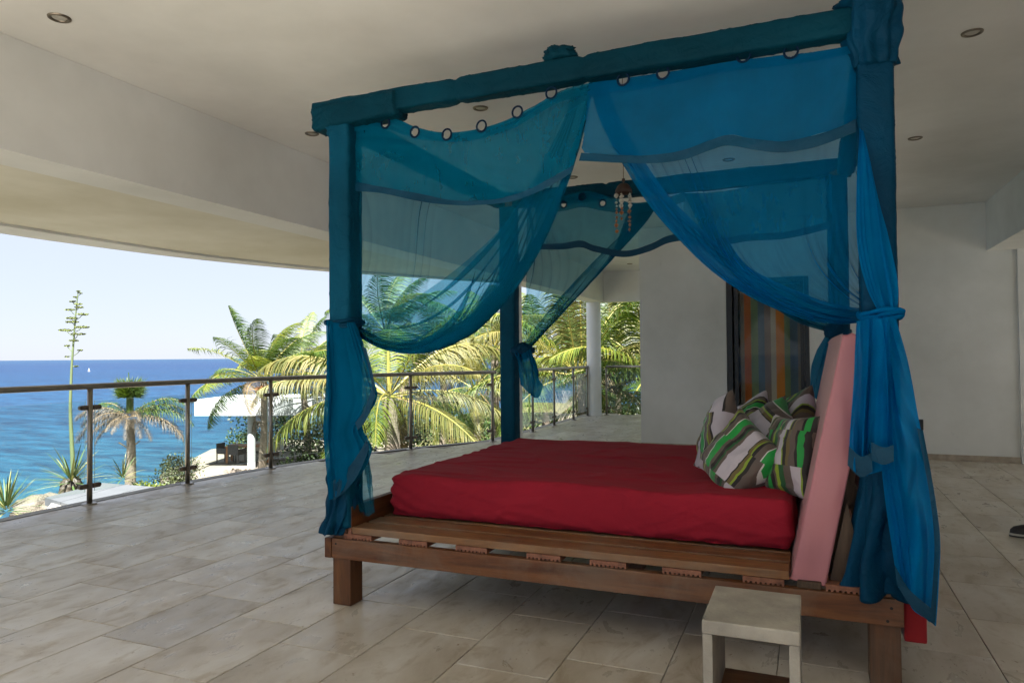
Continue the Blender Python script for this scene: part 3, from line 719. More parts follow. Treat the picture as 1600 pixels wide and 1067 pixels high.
Ie = [(918, 140), (908, 186), (889, 251), (866, 309), (832, 382), (786, 449), (735, 499), (688, 526), (644, 536), (598, 530), (552, 504)]
sheet('gathered_border', [Rc[0], Ie[0]], [Rc[-1], Ie[-1]], Rc, Ie, YN + .022, M['sheer_dense'], c1, 60, 150, 2, lambda s, t: 2, lambda s, t: .004 + .010 * t, lambda s, t: s, seed=45)
# doubled upper part with ribbon hem
rb1 = [(552, 284), (600, 293), (655, 303), (705, 313), (752, 314), (800, 306), (845, 288), (897, 258)]
rb1b = [(554, 299), (600, 303), (655, 315), (705, 321), (752, 321), (800, 315), (845, 299), (893, 271)]
sheet('doubled_top', T, rb1, [(551, 198), (552, 240), (552, 284)], [(926, 130), (915, 185), (897, 258)], YN - .022, M['sheer_dense'], c1, 190, 60, 5, lambda s, t: .9 * sstep(.75, 1, s), lambda s, t: .004 + .008 * s, lambda s, t: s, [(g, HR) for g in gl], seed=2)
strip('ribbon', rb1, rb1b, YN - .024, M['ribbon'], c1)
hb = [(549, 206), (602, 203), (650, 217), (700, 222), (735, 220), (790, 206), (835, 182), (875, 160), (922, 148)]
sheet('header_band', T, hb, [(549, 196), (549, 206)], [(926, 129), (922, 148)], YN - .036, M['sheer_dense'], c1, 200, 10, 4, amp=lambda s, t: .002, holes=[(g, HR) for g in gl], seed=3)
for g in gl: grommet(g[0], g[1], YN - .038, c1)
# tail below the tie
sheet('tail', [(514, 500), (530, 505), (552, 503)], [(521, 779), (535, 770), (550, 752)], [(514, 500), (512, 600), (514, 700), (521, 779)],
      [(552, 503), (566, 545), (583, 600), (586, 622), (572, 648), (561, 668), (573, 692), (576, 706), (563, 735), (550, 752)], 3.085, M['sheer_thick'], c1, 110, 110, 4, lambda s, t: 1.7 * (1 - .6 * t), lambda s, t: .010 + .022 * t, lambda s, t: s, seed=4, yo=lambda s, t: -.02 + .03 * s)
strip('ribbon', [(519, 752), (533, 742), (552, 722), (566, 700), (574, 686)], [(521, 781), (536, 771), (556, 748), (570, 722), (578, 700)], 3.07, M['ribbon'], c1, 30)
strip('ribbon', [(566, 540), (577, 575), (583, 604)], [(574, 545), (583, 580), (588, 618)], 3.078, M['ribbon'], c1, 20)
strip('ribbon', [(583, 604), (570, 640), (556, 660)], [(588, 618), (574, 655), (560, 672)], 3.074, M['ribbon'], c1, 20)
sheet('lower_tail', [(556, 700), (566, 706), (574, 700)], [(560, 790), (573, 806), (586, 800)], [(556, 700), (556, 745), (560, 790)], [(574, 700), (580, 750), (586, 800)], 3.2, M['sheer'], c1, 60, 60, 4, lambda s, t: 2.4, lambda s, t: .015, lambda s, t: s, seed=6)
tie('tie_band', -2.285, 3.165, 1.482, M['wrap_blue'], c1, .089)
skirt('bunched_hem', (-2.285, 3.165), (-2.335, 3.125), .079, .06, .72, .375, M['wrap_blue'], c1, 2)
# near right
c2 = empty('bed_curtain'); tag(c2, 'wide teal voile curtain tied to the near right post beside the pink backrest', 'curtain', 'curtains of the canopy bed')
T = [(920, 116), (960, 110), (1000, 103), (1060, 92), (1130, 79), (1200, 69), (1280, 58), (1352, 44)]
Lc = [(920, 130), (938, 190), (972, 255), (1015, 322), (1060, 374), (1110, 422), (1160, 457), (1210, 482), (1260, 499), (1310, 506), (1350, 503), (1380, 497)]
Rc = [(1352, 68), (1350, 180), (1352, 260), (1372, 340), (1393, 420), (1402, 462), (1398, 490)]
B = [(1380, 497), (1390, 494), (1398, 490)]
gr = [(974, 125), (1036, 115), (1162, 88), (1236, 82)]
def ov2(s, t): return 4.0 * max(.10 + .12 * t, sstep(.4, .8, t) * (1 - sstep(.3, .7, s)), .75 * (1 - sstep(.04, .22, s)), .6 * sstep(.72, .98, t), .5 * sstep(.86, 1, s) * sstep(.2, .5, t))
def am2(s, t): return .004 + .022 * max(sstep(.3, .9, t) * (1 - s * .5), 1 - sstep(.05, .2, s))
sheet('sheer_panel', T, B, Lc, Rc, YN, M['sheer_b'], c2, 420, 150, 17, ov2, am2, lambda s, t: s ** (1 + .75 * sstep(.3, .85, t)), [(g, HR) for g in gr], seed=11)
Ic = [(946, 128), (968, 185), (1003, 245), (1046, 306), (1092, 352), (1142, 396), (1192, 428), (1242, 452), (1287, 470), (1332, 480), (1385, 484)]
sheet('gathered_border', [Lc[0], Ic[0]], [Lc[-1], Ic[-1]], Lc, Ic, YN + .012, M['sheer_dense_b'], c2, 90, 150, 5, lambda s, t: 2.6, lambda s, t: .004 + .014 * t, lambda s, t: s, seed=42)
rb2 = [(908, 239), (960, 243), (1020, 243), (1065, 236), (1110, 220), (1140, 212), (1180, 218), (1220, 222), (1265, 214), (1305, 202), (1345, 183)]
rb2b = [(905, 252), (960, 255), (1020, 256), (1065, 251), (1110, 236), (1138, 229), (1180, 235), (1220, 239), (1265, 233), (1305, 220), (1343, 205)]
sheet('doubled_top', T, rb2, [(920, 132), (914, 190), (908, 239)], [(1350, 70), (1349, 130), (1345, 183)], YN - .022, M['sheer_dense_b'], c2, 200, 60, 5, lambda s, t: .9 * (1 - sstep(0, .15, s)), lambda s, t: .004 + .006 * t, lambda s, t: s, [(g, HR) for g in gr], seed=12)
strip('ribbon', rb2, rb2b, YN - .024, M['ribbon'], c2, 110, seed=5)
hb = [(918, 150), (960, 143), (1000, 139), (1060, 128), (1130, 113), (1200, 106), (1280, 94), (1350, 80)]
sheet('header_band', T, hb, [(920, 130), (918, 150)], [(1352, 68), (1350, 80)], YN - .036, M['sheer_dense_b'], c2, 220, 10, 4, amp=lambda s, t: .002, holes=[(g, HR) for g in gr], seed=13)
for g in gr: grommet(g[0], g[1], YN - .038, c2)
# curtain cloth falling straight in front of the post
sheet('side_fold', [(1343, 200), (1352, 205), (1362, 210)], [(1372, 487), (1388, 492), (1402, 486)], [(1343, 200), (1338, 290), (1338, 380), (1352, 445), (1372, 487)], [(1350, 205), (1372, 300), (1396, 400), (1404, 450), (1402, 486)], 3.07, M['sheer_backlit'], c2, 70, 80, 4, lambda s, t: 2.2, lambda s, t: .012, lambda s, t: s, seed=14)
tie('tie_band', .262, 3.115, 1.447, M['sheer_backlit'], c2, .078, 2)
# tails
sheet('long_tail', [(1352, 500), (1378, 494), (1400, 498)], [(1400, 908), (1425, 945), (1460, 972)], [(1352, 500), (1362, 600), (1372, 700), (1384, 800), (1400, 908)],
      [(1400, 498), (1420, 570), (1434, 650), (1442, 690), (1457, 760), (1467, 840), (1464, 910), (1460, 972)], 3.03, M['sheer_backlit'], c2, 150, 130, 5, lambda s, t: 1.5 * (1 - .6 * t) * (1 - .9 * sstep(.66, .9, s)), lambda s, t: .012 + .045 * t * (1 - .7 * s), lambda s, t: s, seed=15, yo=lambda s, t: -.04 * t)
strip('ribbon', [(1397, 880), (1420, 918), (1455, 948)], [(1400, 910), (1425, 947), (1460, 974)], 2.95, M['ribbon'], c2, 30, yoff=-.02)
strip('ribbon', [(1432, 668), (1450, 760), (1459, 840), (1457, 905), (1453, 960)], [(1442, 672), (1458, 760), (1468, 840), (1465, 905), (1461, 972)], 2.955, M['ribbon'], c2, 60)
sheet('short_tail', [(1338, 502), (1360, 500), (1390, 496)], [(1325, 725), (1348, 742), (1372, 738), (1397, 728)], [(1338, 502), (1333, 600), (1325, 725)], [(1390, 496), (1392, 600), (1397, 728)], 2.96, M['sheer_backlit'], c2, 110, 90, 4, lambda s, t: 1.5 - .7 * t, lambda s, t: .014 + .03 * t, lambda s, t: s, seed=16)
strip('ribbon', [(1326, 696), (1345, 712), (1362, 706)], [(1324, 726), (1344, 744), (1363, 736)], 2.925, M['ribbon'], c2, 26, yoff=-.012)
strip('ribbon', [(1361, 690), (1380, 698), (1396, 694)], [(1361, 718), (1380, 725), (1396, 720)], 2.918, M['ribbon'], c2, 26, yoff=-.012)
skirt('bunched_hem', (.262, 3.17), (.25, 3.20), .074, .135, .95, .356, M['wrap_blue'], c2, 7, folds=7, fa=.26)
# far left
YF = 5.44
c3 = empty('bed_curtain'); tag(c3, 'teal voile curtain at the far left post swept into a diagonal and knotted', 'curtain', 'curtains of the canopy bed')
T = [(822, 318), (850, 313), (880, 306), (908, 301), (945, 309), (985, 318), (1030, 316)]
Lc = [(822, 318), (822, 400), (818, 480), (814, 543)]
Rc = [(1030, 316), (1008, 350), (960, 402), (905, 462), (860, 510), (826, 546)]
B = [(814, 543), (820, 545), (826, 546)]
gf = [(881, 320), (910, 308), (942, 318)]
sheet('sheer_panel', T, B, Lc, Rc, YF, M['sheer'], c3, 220, 120, 11, lambda s, t: 4.5 * max(sstep(.72, .9, s), .6 * sstep(.75, 1, t), .5 * (1 - sstep(.0, .1, s)), .3 * sstep(.3, .6, t)), lambda s, t: .006 + .016 * t, lambda s, t: 1 - (1 - s) ** (1 + 1.3 * sstep(.1, .6, t)), [(g, .021) for g in gf], seed=21)
Ic = [(1016, 322), (986, 350), (934, 402), (882, 458), (840, 506), (817, 541)]
sheet('gathered_border', [Rc[0], Ic[0]], [Rc[-1], Ic[-1]], Rc, Ic, YF + .012, M['sheer'], c3, 90, 150, 5, lambda s, t: 2.6, lambda s, t: .004 + .014 * t, lambda s, t: s, seed=43)
rb3 = [(842, 382), (880, 380), (908, 376), (930, 384), (975, 392), (1010, 384), (1040, 370), (1066, 364)]
rb3b = [(842, 390), (880, 390), (908, 387), (930, 394), (975, 402), (1012, 394), (1042, 381), (1066, 376)]
T3 = T[:-1] + [(1030, 312), (1070, 300)]
sheet('doubled_top', T3, rb3, [(836, 315), (838, 350), (842, 382)], [(1070, 300), (1068, 330), (1066, 364)], YF - .02, M['sheer'], c3, 120, 40, 4, amp=lambda s, t: .006, holes=[(g, .021) for g in gf], seed=22)
strip('ribbon', rb3, rb3b, YF - .022, M['ribbon'], c3, 70)
hb3 = [(838, 334), (880, 330), (910, 324), (945, 330), (985, 334), (1030, 328), (1070, 315)]
sheet('header_band', T3, hb3, [(836, 315), (838, 334)], [(1070, 300), (1070, 315)], YF - .026, M['sheer_dense'], c3, 140, 10, 4, amp=lambda s, t: .002, holes=[(g, .021) for g in gf], seed=23)
for g in gf: grommet(g[0], g[1], YF - .028, c3)
lump('knot', at(816, 548, 5.40), (.085, .07, .06), M['wrap_blue'], c3, 4, .3)
sheet('tail', [(804, 546), (816, 552), (828, 545)], [(812, 600), (838, 622), (850, 603)], [(804, 546), (810, 575), (812, 600)], [(828, 545), (840, 575), (850, 603)], 5.33, M['sheer_thick'], c3, 60, 50, 4, lambda s, t: 2.2, lambda s, t: .02, lambda s, t: s, seed=24)
# far right
c4 = empty('bed_curtain'); tag(c4, 'teal voile curtain at the far right post, seen through the near right curtain', 'curtain', 'curtains of the canopy bed')
T = [(1068, 302), (1120, 300), (1180, 290), (1240, 284), (1300, 272)]
Ic = [(1090, 302), (1135, 375), (1195, 438), (1262, 486), (1304, 510)]
Lc = [(1068, 302), (1110, 380), (1170, 450), (1240, 500), (1296, 520)]
Rc = [(1300, 272), (1306, 360), (1312, 450), (1316, 515)]
sheet('sheer_panel', T, [(1296, 520), (1306, 518), (1316, 515)], Lc, Rc, YF, M['sheer'], c4, 180, 100, 9, lambda s, t: 2.2 * max(1 - sstep(.04, .3, s), sstep(.7, 1, t)), lambda s, t: .006 + .014 * t, lambda s, t: s ** (1 + .6 * t), seed=31)
sheet('gathered_border', [Lc[0], Ic[0]], [Lc[-1], Ic[-1]], Lc, Ic, YF + .012, M['sheer_dense'], c4, 90, 150, 3, lambda s, t: 2.6, lambda s, t: .004 + .014 * t, lambda s, t: s, seed=44)
rb4 = [(1068, 372), (1130, 372), (1170, 366), (1230, 362), (1300, 345)]
rb4b = [(1068, 383), (1130, 383), (1170, 377), (1230, 373), (1300, 357)]
sheet('doubled_top', T, rb4, [(1068, 302), (1068, 372)], [(1300, 272), (1300, 345)], YF - .02, M['sheer_dense'], c4, 100, 30, 4, amp=lambda s, t: .006, seed=32)
strip('ribbon', rb4, rb4b, YF - .022, M['ribbon'], c4, 60)
sheet('tail', [(1290, 520), (1302, 524), (1318, 518)], [(1264, 612), (1285, 630), (1312, 625)], [(1290, 520), (1275, 550), (1266, 580), (1264, 612)], [(1318, 518), (1320, 570), (1312, 625)], 5.40, M['sheer_thick'], c4, 60, 60, 4, lambda s, t: 2.2, lambda s, t: .02, lambda s, t: s, seed=33)
lump('knot', at(1308, 517, 5.42), (.085, .07, .06), M['wrap_blue'], c4, 6, .3)

# ------------------------------------------------------------------ mattress, backrest, pillows
def mattress():
    x0, x1, y0, y1, z0, z1 = -2.165, -.085, 3.425, 5.30, zb0 + .037, .645
    nx, ny, nz = 150, 130, 18; V = []; F = []; idx = {}; r = .034
    def P(i, j, k):
        key = (i, j, k)
        if key in idx: return idx[key]
        x = x0 + (x1 - x0) * i / nx; y = y0 + (y1 - y0) * j / ny; z = z0 + (z1 - z0) * k / nz
        cx = min(max(x, x0 + r), x1 - r); cy_ = min(max(y, y0 + r), y1 - r); cz = min(max(z, z0 + r * .7), z1 - r)
        d = Vector((x - cx, y - cy_, z - cz)); n_ = d.normalized() if d.length > 1e-6 else Vector((0, 0, 0))
        p = Vector((cx, cy_, cz)) + n_ * r if d.length > 1e-6 else Vector((x, y, z))
        side = abs(n_.z) < .6
        # bulging sides, soft top, stretched wrinkles
        e = noise.noise(Vector((x * 1.3, y * 1.3, 3))) * .007
        rdg = lambda q, s_: (1 - min(1, abs(noise.noise(q)) * s_))
        if side:
            e += .014 * sin(pi * (z - z0) / (z1 - z0)) + .009 * rdg(Vector((x * 2.2, y * 2.2, z * 12 + x * 2.6)), 8) + .006 * rdg(Vector((x * 3.5, y * 3, z * 10 - x * 4)), 9) + .007 * noise.noise(Vector((x * 7, y * 7, z * 3)))
            e -= .012 * max(0, 1 - k / 3) * (1 + noise.noise(Vector((x * 9, y * 9, 0))))
        else:
            e += .007 * rdg(Vector((x * 1.1 + y * .5, y * 2.6 - x * .5, 2)), 9) + .007 * rdg(Vector((x * 1.2 - y * 1.0, y * 2.2 + x * 1.3, 7)), 8) + .006 * noise.noise(Vector((x * 2.4, y * 3.4, 1)))
            e += .008 * sin(pi * (x - x0) / (x1 - x0)) * sin(pi * (y - y0) / (y1 - y0))
        corner = max(0, 1 - (abs(x - x0) + abs(y - y0)) / .22); e += .008 * corner * sin(z * 90 + x * 40)
        p = p + (n_ if n_.length > .1 else Vector((0, 0, 1))) * e
        if k == 0: p.z = z0 + .006 * noise.noise(Vector((x * 12, y * 12, 0))) + .008
        V.append(p); idx[key] = len(V) - 1; return idx[key]
    def face(g, a, b):
        for i in range(a):
            for j in range(b): F.append((g(i, j), g(i + 1, j), g(i + 1, j + 1), g(i, j + 1)))
    face(lambda i, j: P(i, j, nz), nx, ny); face(lambda i, j: P(j, i, 0), ny, nx)
    face(lambda i, j: P(i, 0, j), nx, nz); face(lambda i, j: P(nx - i, ny, j), nx, nz)
    face(lambda i, j: P(0, ny - i, j), ny, nz); face(lambda i, j: P(nx, i, j), ny, nz)
    o = mesh('mattress', V, F, M['red'], None, True); tag(o, 'mattress in a creased red fitted sheet on the wooden bed', 'mattress')
mattress()
# pink foam backrest
def backrest():
    A0, A1 = Vector((-.078, 0, rb + .03)), Vector((.052, 0, rb + .016)); C0, C1 = Vector((.13, 0, 1.375)), Vector((.255, 0, 1.378))
    y0, y1 = 3.15, 5.25; V = []; F = []; nu, nv, nw = 46, 60, 8; idx = {}
    def P(i, j, k):
        key = (i, j, k)
        if key in idx: return idx[key]
        u, v, w_ = i / nu, j / nv, k / nw
        p = (A0.lerp(C0, u)).lerp(A1.lerp(C1, u), w_); p.y = y0 + (y1 - y0) * v
        # rounded edges
        e = 0
        wr = noise.noise(Vector((u * 5, v * 5, w_ * 2 + 4))) * .003 + .0035 * (1 - min(1, abs(noise.noise(Vector((u * 1.6 + w_ * .8, v * 1.5, w_ * 1.2 + 1)))) * 6)) * (.2 + (1 if j == 0 else 0))
        if j == 0: p.y -= wr * 1.3 + .012 * sin(pi * w_) * sin(pi * u)
        if k == 0: p.x -= wr * .6 + .012 * sin(pi * v)
        if i == 0: p.z -= .006 * sin(w_ * pi)
        # crease: the near end caves in mid height
        V.append(p); idx[key] = len(V) - 1; return idx[key]
    def face(g, a, b):
        for i in range(a):
            for j in range(b): F.append((g(i, j), g(i + 1, j), g(i + 1, j + 1), g(i, j + 1)))
    face(lambda i, j: P(i, j, 0), nu, nv); face(lambda i, j: P(nu - i, j, nw), nu, nv)
    face(lambda i, j: P(nu - i, 0, j), nu, nw); face(lambda i, j: P(i, nv, j), nu, nw)
    face(lambda i, j: P(nu, nv - i, j) if False else P(nu, i, j), nv, nw); face(lambda i, j: P(0, nv - i, j), nv, nw)
    o = mesh('backrest_cushion', V, F, M['pink'], None, True)
    md = o.modifiers.new('bevel', 'BEVEL'); md.width = .008; md.segments = 3; md.limit_method = 'ANGLE'; md.angle_limit = radians(50)
    tag(o, 'tall pink foam backrest leaning at the head of the bed', 'backrest')
backrest()
rbk = MB().box(X1 + .004, .408, 3.16, 4.9, .178, .375, bev=.01).build('cushion_block', M['red_block']); tag(rbk, 'dark red cushion block against the right end of the bed frame', 'cushion')

# striped pillows
def mat_pillow(name, seq, ang, split):
    m, nt, o = mat(name); uv = N(nt, 'TexCoord').outputs['Object']
    sx = N(nt, 'SeparateXYZ'); mp = N(nt, 'Mapping'); mp.inputs['Rotation'].default_value = (0, 0, ang); L(nt, uv, mp.inputs[0]); L(nt, mp.outputs[0], sx.inputs[0])
    def rmp(off, sc_, ss):
        f = math_(nt, 'FRACT', math_(nt, 'MULTIPLY_ADD', sx.outputs[0], sc_, off)); st = []; p = 0; tot = sum(w_ for w_, c in ss)
        for w_, c in ss: st.append((p / tot, c)); p += w_
        return ramp(nt, f, st, 'CONSTANT').outputs[0]
    a = rmp(.5, 3.7, seq); b = rmp(.17, 4.2, seq[3:] + seq[:3])
    c = rmp(.8, 3.3, seq[5:] + seq[:5])
    k1 = math_(nt, 'GREATER_THAN', sx.outputs[1], split[0]); k2 = math_(nt, 'LESS_THAN', sx.outputs[1], split[1])
    x = mixc(nt, k1, a, b); x = mixc(nt, k2, x, c)
    nz = noi(nt, uv, 60, 3); v = noi(nt, uv, 5, 5, .6, 1.2)
    prin(nt, o, x, .6, math_(nt, 'ADD', math_(nt, 'MULTIPLY', nz, .1), v), .4, .02, .35, **{'Sheen Weight': .2}); return m
LIL, GRN, DKB, TAU, LIM, OLI, DGR, WHT = (.44, .40, .43), (.008, .27, .04), (.014, .010, .008), (.10, .075, .058), (.22, .32, .02), (.13, .095, .028), (.010, .08, .02), (.55, .55, .52)
seqs = [[(5, LIL), (.5, DKB), (1.2, TAU), (.5, LIM), (1, DKB), (2.4, GRN), (.3, WHT), (1.2, DKB), (1.4, TAU), (.6, LIM), (1, OLI), (.8, DKB)],
        [(2, TAU), (.3, WHT), (2.6, GRN), (1, TAU), (1.2, DKB), (.6, DGR), (1, TAU), (4, LIL), (.4, DKB), (1, OLI), (.6, LIM), (1, DKB)],
        [(1.4, GRN), (1, DKB), (.6, TAU), (.8, LIM), (1.4, DGR), (2, TAU), (2.4, LIL), (.4, LIM), (1, DKB), (1, OLI), (1.8, TAU), (.6, DKB)]]
PM = [mat_pillow('striped_pillow_cloth_%s' % 'abcdef'[i], seqs[i % 3], [.1, 1.45, .0, 1.2, -.2, .8][i], [(.10, -.16), (.06, -.12), (.12, -.05), (.02, -.2), (.14, -.1), (.05, -.15)][i]) for i in range(6)]
def pillow(c, S, th, normal, roll, m, label, seed):
    """S half size, th half thickness, normal = facing direction, roll about it"""
    n_ = 34; V = []; F = []
    for side in (1, -1):
        for i in range(n_ + 1):
            for j in range(n_ + 1):
                u, v = -1 + 2 * i / n_, -1 + 2 * j / n_
                inset = 1 - .15 * ((1 - u * u) ** .8 * abs(v) ** 4 + 0) ; insu = 1 - .15 * ((1 - v * v) ** .8) * abs(u) ** 4
                x, y = u * insu * S, v * inset * S
                h = th * 1.15 * (((1 - u * u) * (1 - v * v)) ** .46)
                h *= 1 + .25 * noise.noise(Vector((u * 1.3 + seed, v * 1.3, side)))
                wr = (.009 * (1 - min(1, abs(noise.noise(Vector((u * 1.8 + seed, v * 2.4, side * 2 + seed)))) * 5)) + .004 * noise.noise(Vector((u * 4 + seed, v * 4, side)))) * min(1, h / th * 2)
                z = side * (h + wr) + .035 * u * v * sin(seed) + .03 * noise.noise(Vector((u + seed, v, 9)))
                V.append((x, y, z))
    W = n_ + 1; base = W * W
    for i in range(n_):
        for j in range(n_):
            a = i * W + j; F.append((a, a + W, a + W + 1, a + 1)); b = base + a; F.append((b, b + 1, b + W + 1, b + W))
    o = mesh('pillow', V, F, m, None, True)
    q = Vector(normal).to_track_quat('Z', 'Y').to_matrix().to_4x4() @ Matrix.Rotation(roll, 4, 'Z')
    o.matrix_world = Matrix.Translation(c) @ q
    md = o.modifiers.new('weld', 'WELD'); md.merge_threshold = .002
    tag(o, label, 'pillow', 'striped pillows piled against the backrest'); return o
g = 'green and grey striped pillow '
def P_(u, v, Y): return at(u, v, Y)
pillow(P_(1122, 686, 4.25), .225, .085, (-.86, -.42, .28), radians(28), PM[0], g + 'leaning furthest left with a lilac top corner', 1)
pillow(P_(1157, 718, 3.80), .205, .095, (-.50, -.76, .42), radians(58), PM[1], g + 'slumped at the front centre of the pile', 2)
pillow(P_(1240, 714, 3.72), .215, .080, (-.80, -.56, .22), radians(4), PM[2], g + 'upright at the front right against the pink backrest', 3)
pillow(P_(1166, 668, 4.85), .20, .085, (-.80, -.35, .35), radians(40), PM[3], g + 'behind the furthest left one', 4)
pillow(P_(1198, 682, 4.30), .205, .085, (-.6, -.6, .5), radians(52), PM[4], g + 'in the middle of the pile behind the front ones', 5)
pillow(P_(1236, 668, 4.50), .205, .080, (-.8, -.4, .3), radians(30), PM[5], g + 'at the back right touching the backrest', 6)

# ------------------------------------------------------------------ stool
M['stool'] = simple('pale_travertine_stool', (.31, .285, .235), .6, .3, 7, .5, bd=.006)
st = empty('stool', (-.183, 2.545, 0)); tag(st, 'small pale stone stool in front of the bed frame', 'stool')
MB().box(-.147, .147, -.185, .185, .405, .45, bev=.006).build('seat', M['stool'], st)
for s_ in (-1, 1):
    x = s_ * .130; MB().box(x - .0155, x + .0155, -.180, .180, .001, .404, bev=.003).build('leg', M['stool'], st)
MB().box(-.114, .114, -.17, .17, .135, .16, bev=.002).build('shelf', M['wood_board'], st)

# ------------------------------------------------------------------ shell wind chime hanging from the ceiling
wc = empty('wind_chime', (-1.06, 4.4, 2.33)); tag(wc, 'coconut shell wind chime with strings of small shells hanging inside the canopy', 'wind chime')
M['coconut_shell'] = simple('coconut_shell', (.05, .022, .012), .6, .3, 30, .5)
M['shell_a'] = simple('pale_shell', (.5, .45, .38), .4, .2, 60); M['shell_b'] = simple('orange_shell', (.33, .10, .03), .4, .4, 60)
M['string'] = simple('string', (.22, .16, .09), .9)
MB().tube([(0, 0, .06), (0, 0, CZ - 2.33)], .0022, 6).build('string', M['string'], wc)
MB().lathe((0, 0, .075), [(.0001, .014), (.009, .01), (.011, 0), (.008, -.01), (.0001, -.012)], 12).build('bead', M['coconut_shell'], wc, True)
MB().lathe((0, 0, 0), [(.0001, .058), (.022, .054), (.04, .038), (.052, .012), (.054, -.008), (.047, -.006), (.035, .03), (.0001, .045)], 28).build('coconut_cap', M['coconut_shell'], wc, True)
RS = random.Random(5)
for k in range(5):
    a = k * 2 * pi / 5 + .9; x, y = .045 * cos(a), .045 * sin(a); ln = [.25, .17, .27, .12, .15][k]
    b = MB(); b.tube([(x, y, 0), (x, y, -ln)], .001, 5); b.build('hanging_string', M['string'], wc)
    z = -.02; j = 0
    while z > -ln:
        r = RS.uniform(.007, .016); hgt = r * RS.uniform(.7, 1.3); b = MB(); nn = 8
        b.lathe((x + RS.uniform(-.003, .003), y, z), [(.0001, hgt), (r * .7, hgt * .5), (r, 0), (r * .6, -hgt * .6), (.0001, -hgt)], nn)
        b.build('shell', M['shell_a'] if z > -.10 else M['shell_b'], wc); z -= hgt * 2 + .006; j += 1

# ------------------------------------------------------------------ outdoors: sea, ground
GZ, SZ = -3.5, -9.0
def mat_sea():
    m, nt, o = mat('sea_water'); geo = N(nt, 'NewGeometry'); sx = N(nt, 'SeparateXYZ'); L(nt, geo.outputs['Position'], sx.inputs[0])
    ln = N(nt, 'VectorMath', operation='LENGTH'); L(nt, geo.outputs['Position'], ln.inputs[0])
    mp = N(nt, 'Mapping'); mp.inputs['Rotation'].default_value = (0, 0, radians(-30)); mp.inputs['Scale'].default_value = (.35, 1, 1); L(nt, geo.outputs['Position'], mp.inputs[0])
    n1 = noi(nt, mp.outputs[0], .035, 4, .6); n2 = noi(nt, mp.outputs[0], .5, 8, .62, .5); n3 = noi(nt, mp.outputs[0], .011, 4)
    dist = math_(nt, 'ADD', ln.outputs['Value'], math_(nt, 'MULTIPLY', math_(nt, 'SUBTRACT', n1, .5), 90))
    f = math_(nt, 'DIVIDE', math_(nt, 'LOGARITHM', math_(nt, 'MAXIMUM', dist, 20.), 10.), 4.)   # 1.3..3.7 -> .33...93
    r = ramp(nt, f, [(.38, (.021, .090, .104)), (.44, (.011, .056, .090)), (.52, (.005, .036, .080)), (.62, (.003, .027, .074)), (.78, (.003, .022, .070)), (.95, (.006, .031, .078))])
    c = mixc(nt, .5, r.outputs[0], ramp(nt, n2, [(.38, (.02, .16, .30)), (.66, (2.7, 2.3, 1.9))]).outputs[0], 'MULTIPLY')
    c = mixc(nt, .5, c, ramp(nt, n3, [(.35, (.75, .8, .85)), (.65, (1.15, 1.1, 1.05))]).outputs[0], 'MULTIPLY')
    h = math_(nt, 'ADD', n2, math_(nt, 'MULTIPLY', noi(nt, mp.outputs[0], 1.8, 6, .6), .4))
    prin(nt, o, c, .35, h, .9, .5, .12, **{'IOR': 1.33}); return m
S_ = 45000
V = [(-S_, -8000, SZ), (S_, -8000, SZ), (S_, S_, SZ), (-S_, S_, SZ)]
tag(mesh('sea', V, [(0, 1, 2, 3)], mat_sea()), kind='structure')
m, nt, o = mat('scrubby_ground'); v = coords(nt, 'Object'); sxg = N(nt, 'SeparateXYZ'); L(nt, v, sxg.inputs[0])
scrub = ramp(nt, noi(nt, v, 1.4, 7, .7), [(.3, (.03, .035, .012)), (.5, (.07, .075, .025)), (.66, (.16, .13, .075)), (.8, (.26, .22, .14))])
sand = ramp(nt, noi(nt, v, .6, 6, .65), [(.3, (.10, .085, .06)), (.7, (.22, .19, .145))])
fx = math_(nt, 'GREATER_THAN', math_(nt, 'ADD', sxg.outputs[1], math_(nt, 'MULTIPLY', noi(nt, v, .5, 4), 3)), 16.5)
prin(nt, o, mixc(nt, fx, sand.outputs[0], scrub.outputs[0]), .95, noi(nt, v, 6, 5), .5, .05, .2); M['ground'] = m
M['patio'] = simple('pale_patio', (.18, .16, .125), .85, .12, 1.2, .2)
M['rock'] = simple('limestone_rock', (.13, .115, .09), .95, .45, 1.8, .9, bd=.1)
def G(u, v, z=GZ): return atz(u, v, z)
# shore outline from points seen in the photograph, then closed under the house
sh_px = [(-260, 856), (-60, 832), (40, 812), (100, 797), (165, 776), (212, 754), (255, 742), (320, 722), (400, 712), (480, 702)]
shore = [G(u, v) for u, v in sh_px]
shore = [Vector((-30, -25, 0)), Vector((-21, -8, 0))] + shore + [Vector((-28, 52, 0)), Vector((-26, 62, 0)), Vector((-10, 70, 0)), Vector((18, 72, 0)), Vector((50, 70, 0))]
sp = [Vector((p.x, p.y, 0)) for p in shore]
ns_ = 120; out = spline(sp, ns_); V = []; F = []; cen = Vector((8, 12, 0)); rows = 26
for i, p in enumerate(out):
    d = (p - cen)
    for k in range(rows + 1):
        f = k / rows
        if f <= .8: q = cen + d * (f / .8); z = GZ + .12 * noise.noise(Vector((q.x * .3, q.y * .3, 0))) - .01
        else:
            g_ = (f - .8) / .2; q = cen + d * (1 + .012 * g_) + d.normalized() * (1.3 * g_ + .8 * noise.noise(Vector((i * .35, g_ * 3, 1)))); z = GZ - 6.5 * g_ ** .8 + .7 * noise.noise(Vector((i * .4, g_ * 4, 5)))
        V.append((q.x, q.y, z))
W = rows + 1
for i in range(ns_ - 1):
    for k in range(rows): F.append((i * W + k, (i + 1) * W + k, (i + 1) * W + k + 1, i * W + k + 1))
tag(mesh('ground', V, F, [M['ground'], M['rock']], None, True, mi=[0 if (j % rows) < rows * .8 - 1 else 1 for j in range(len(F))]), kind='structure')
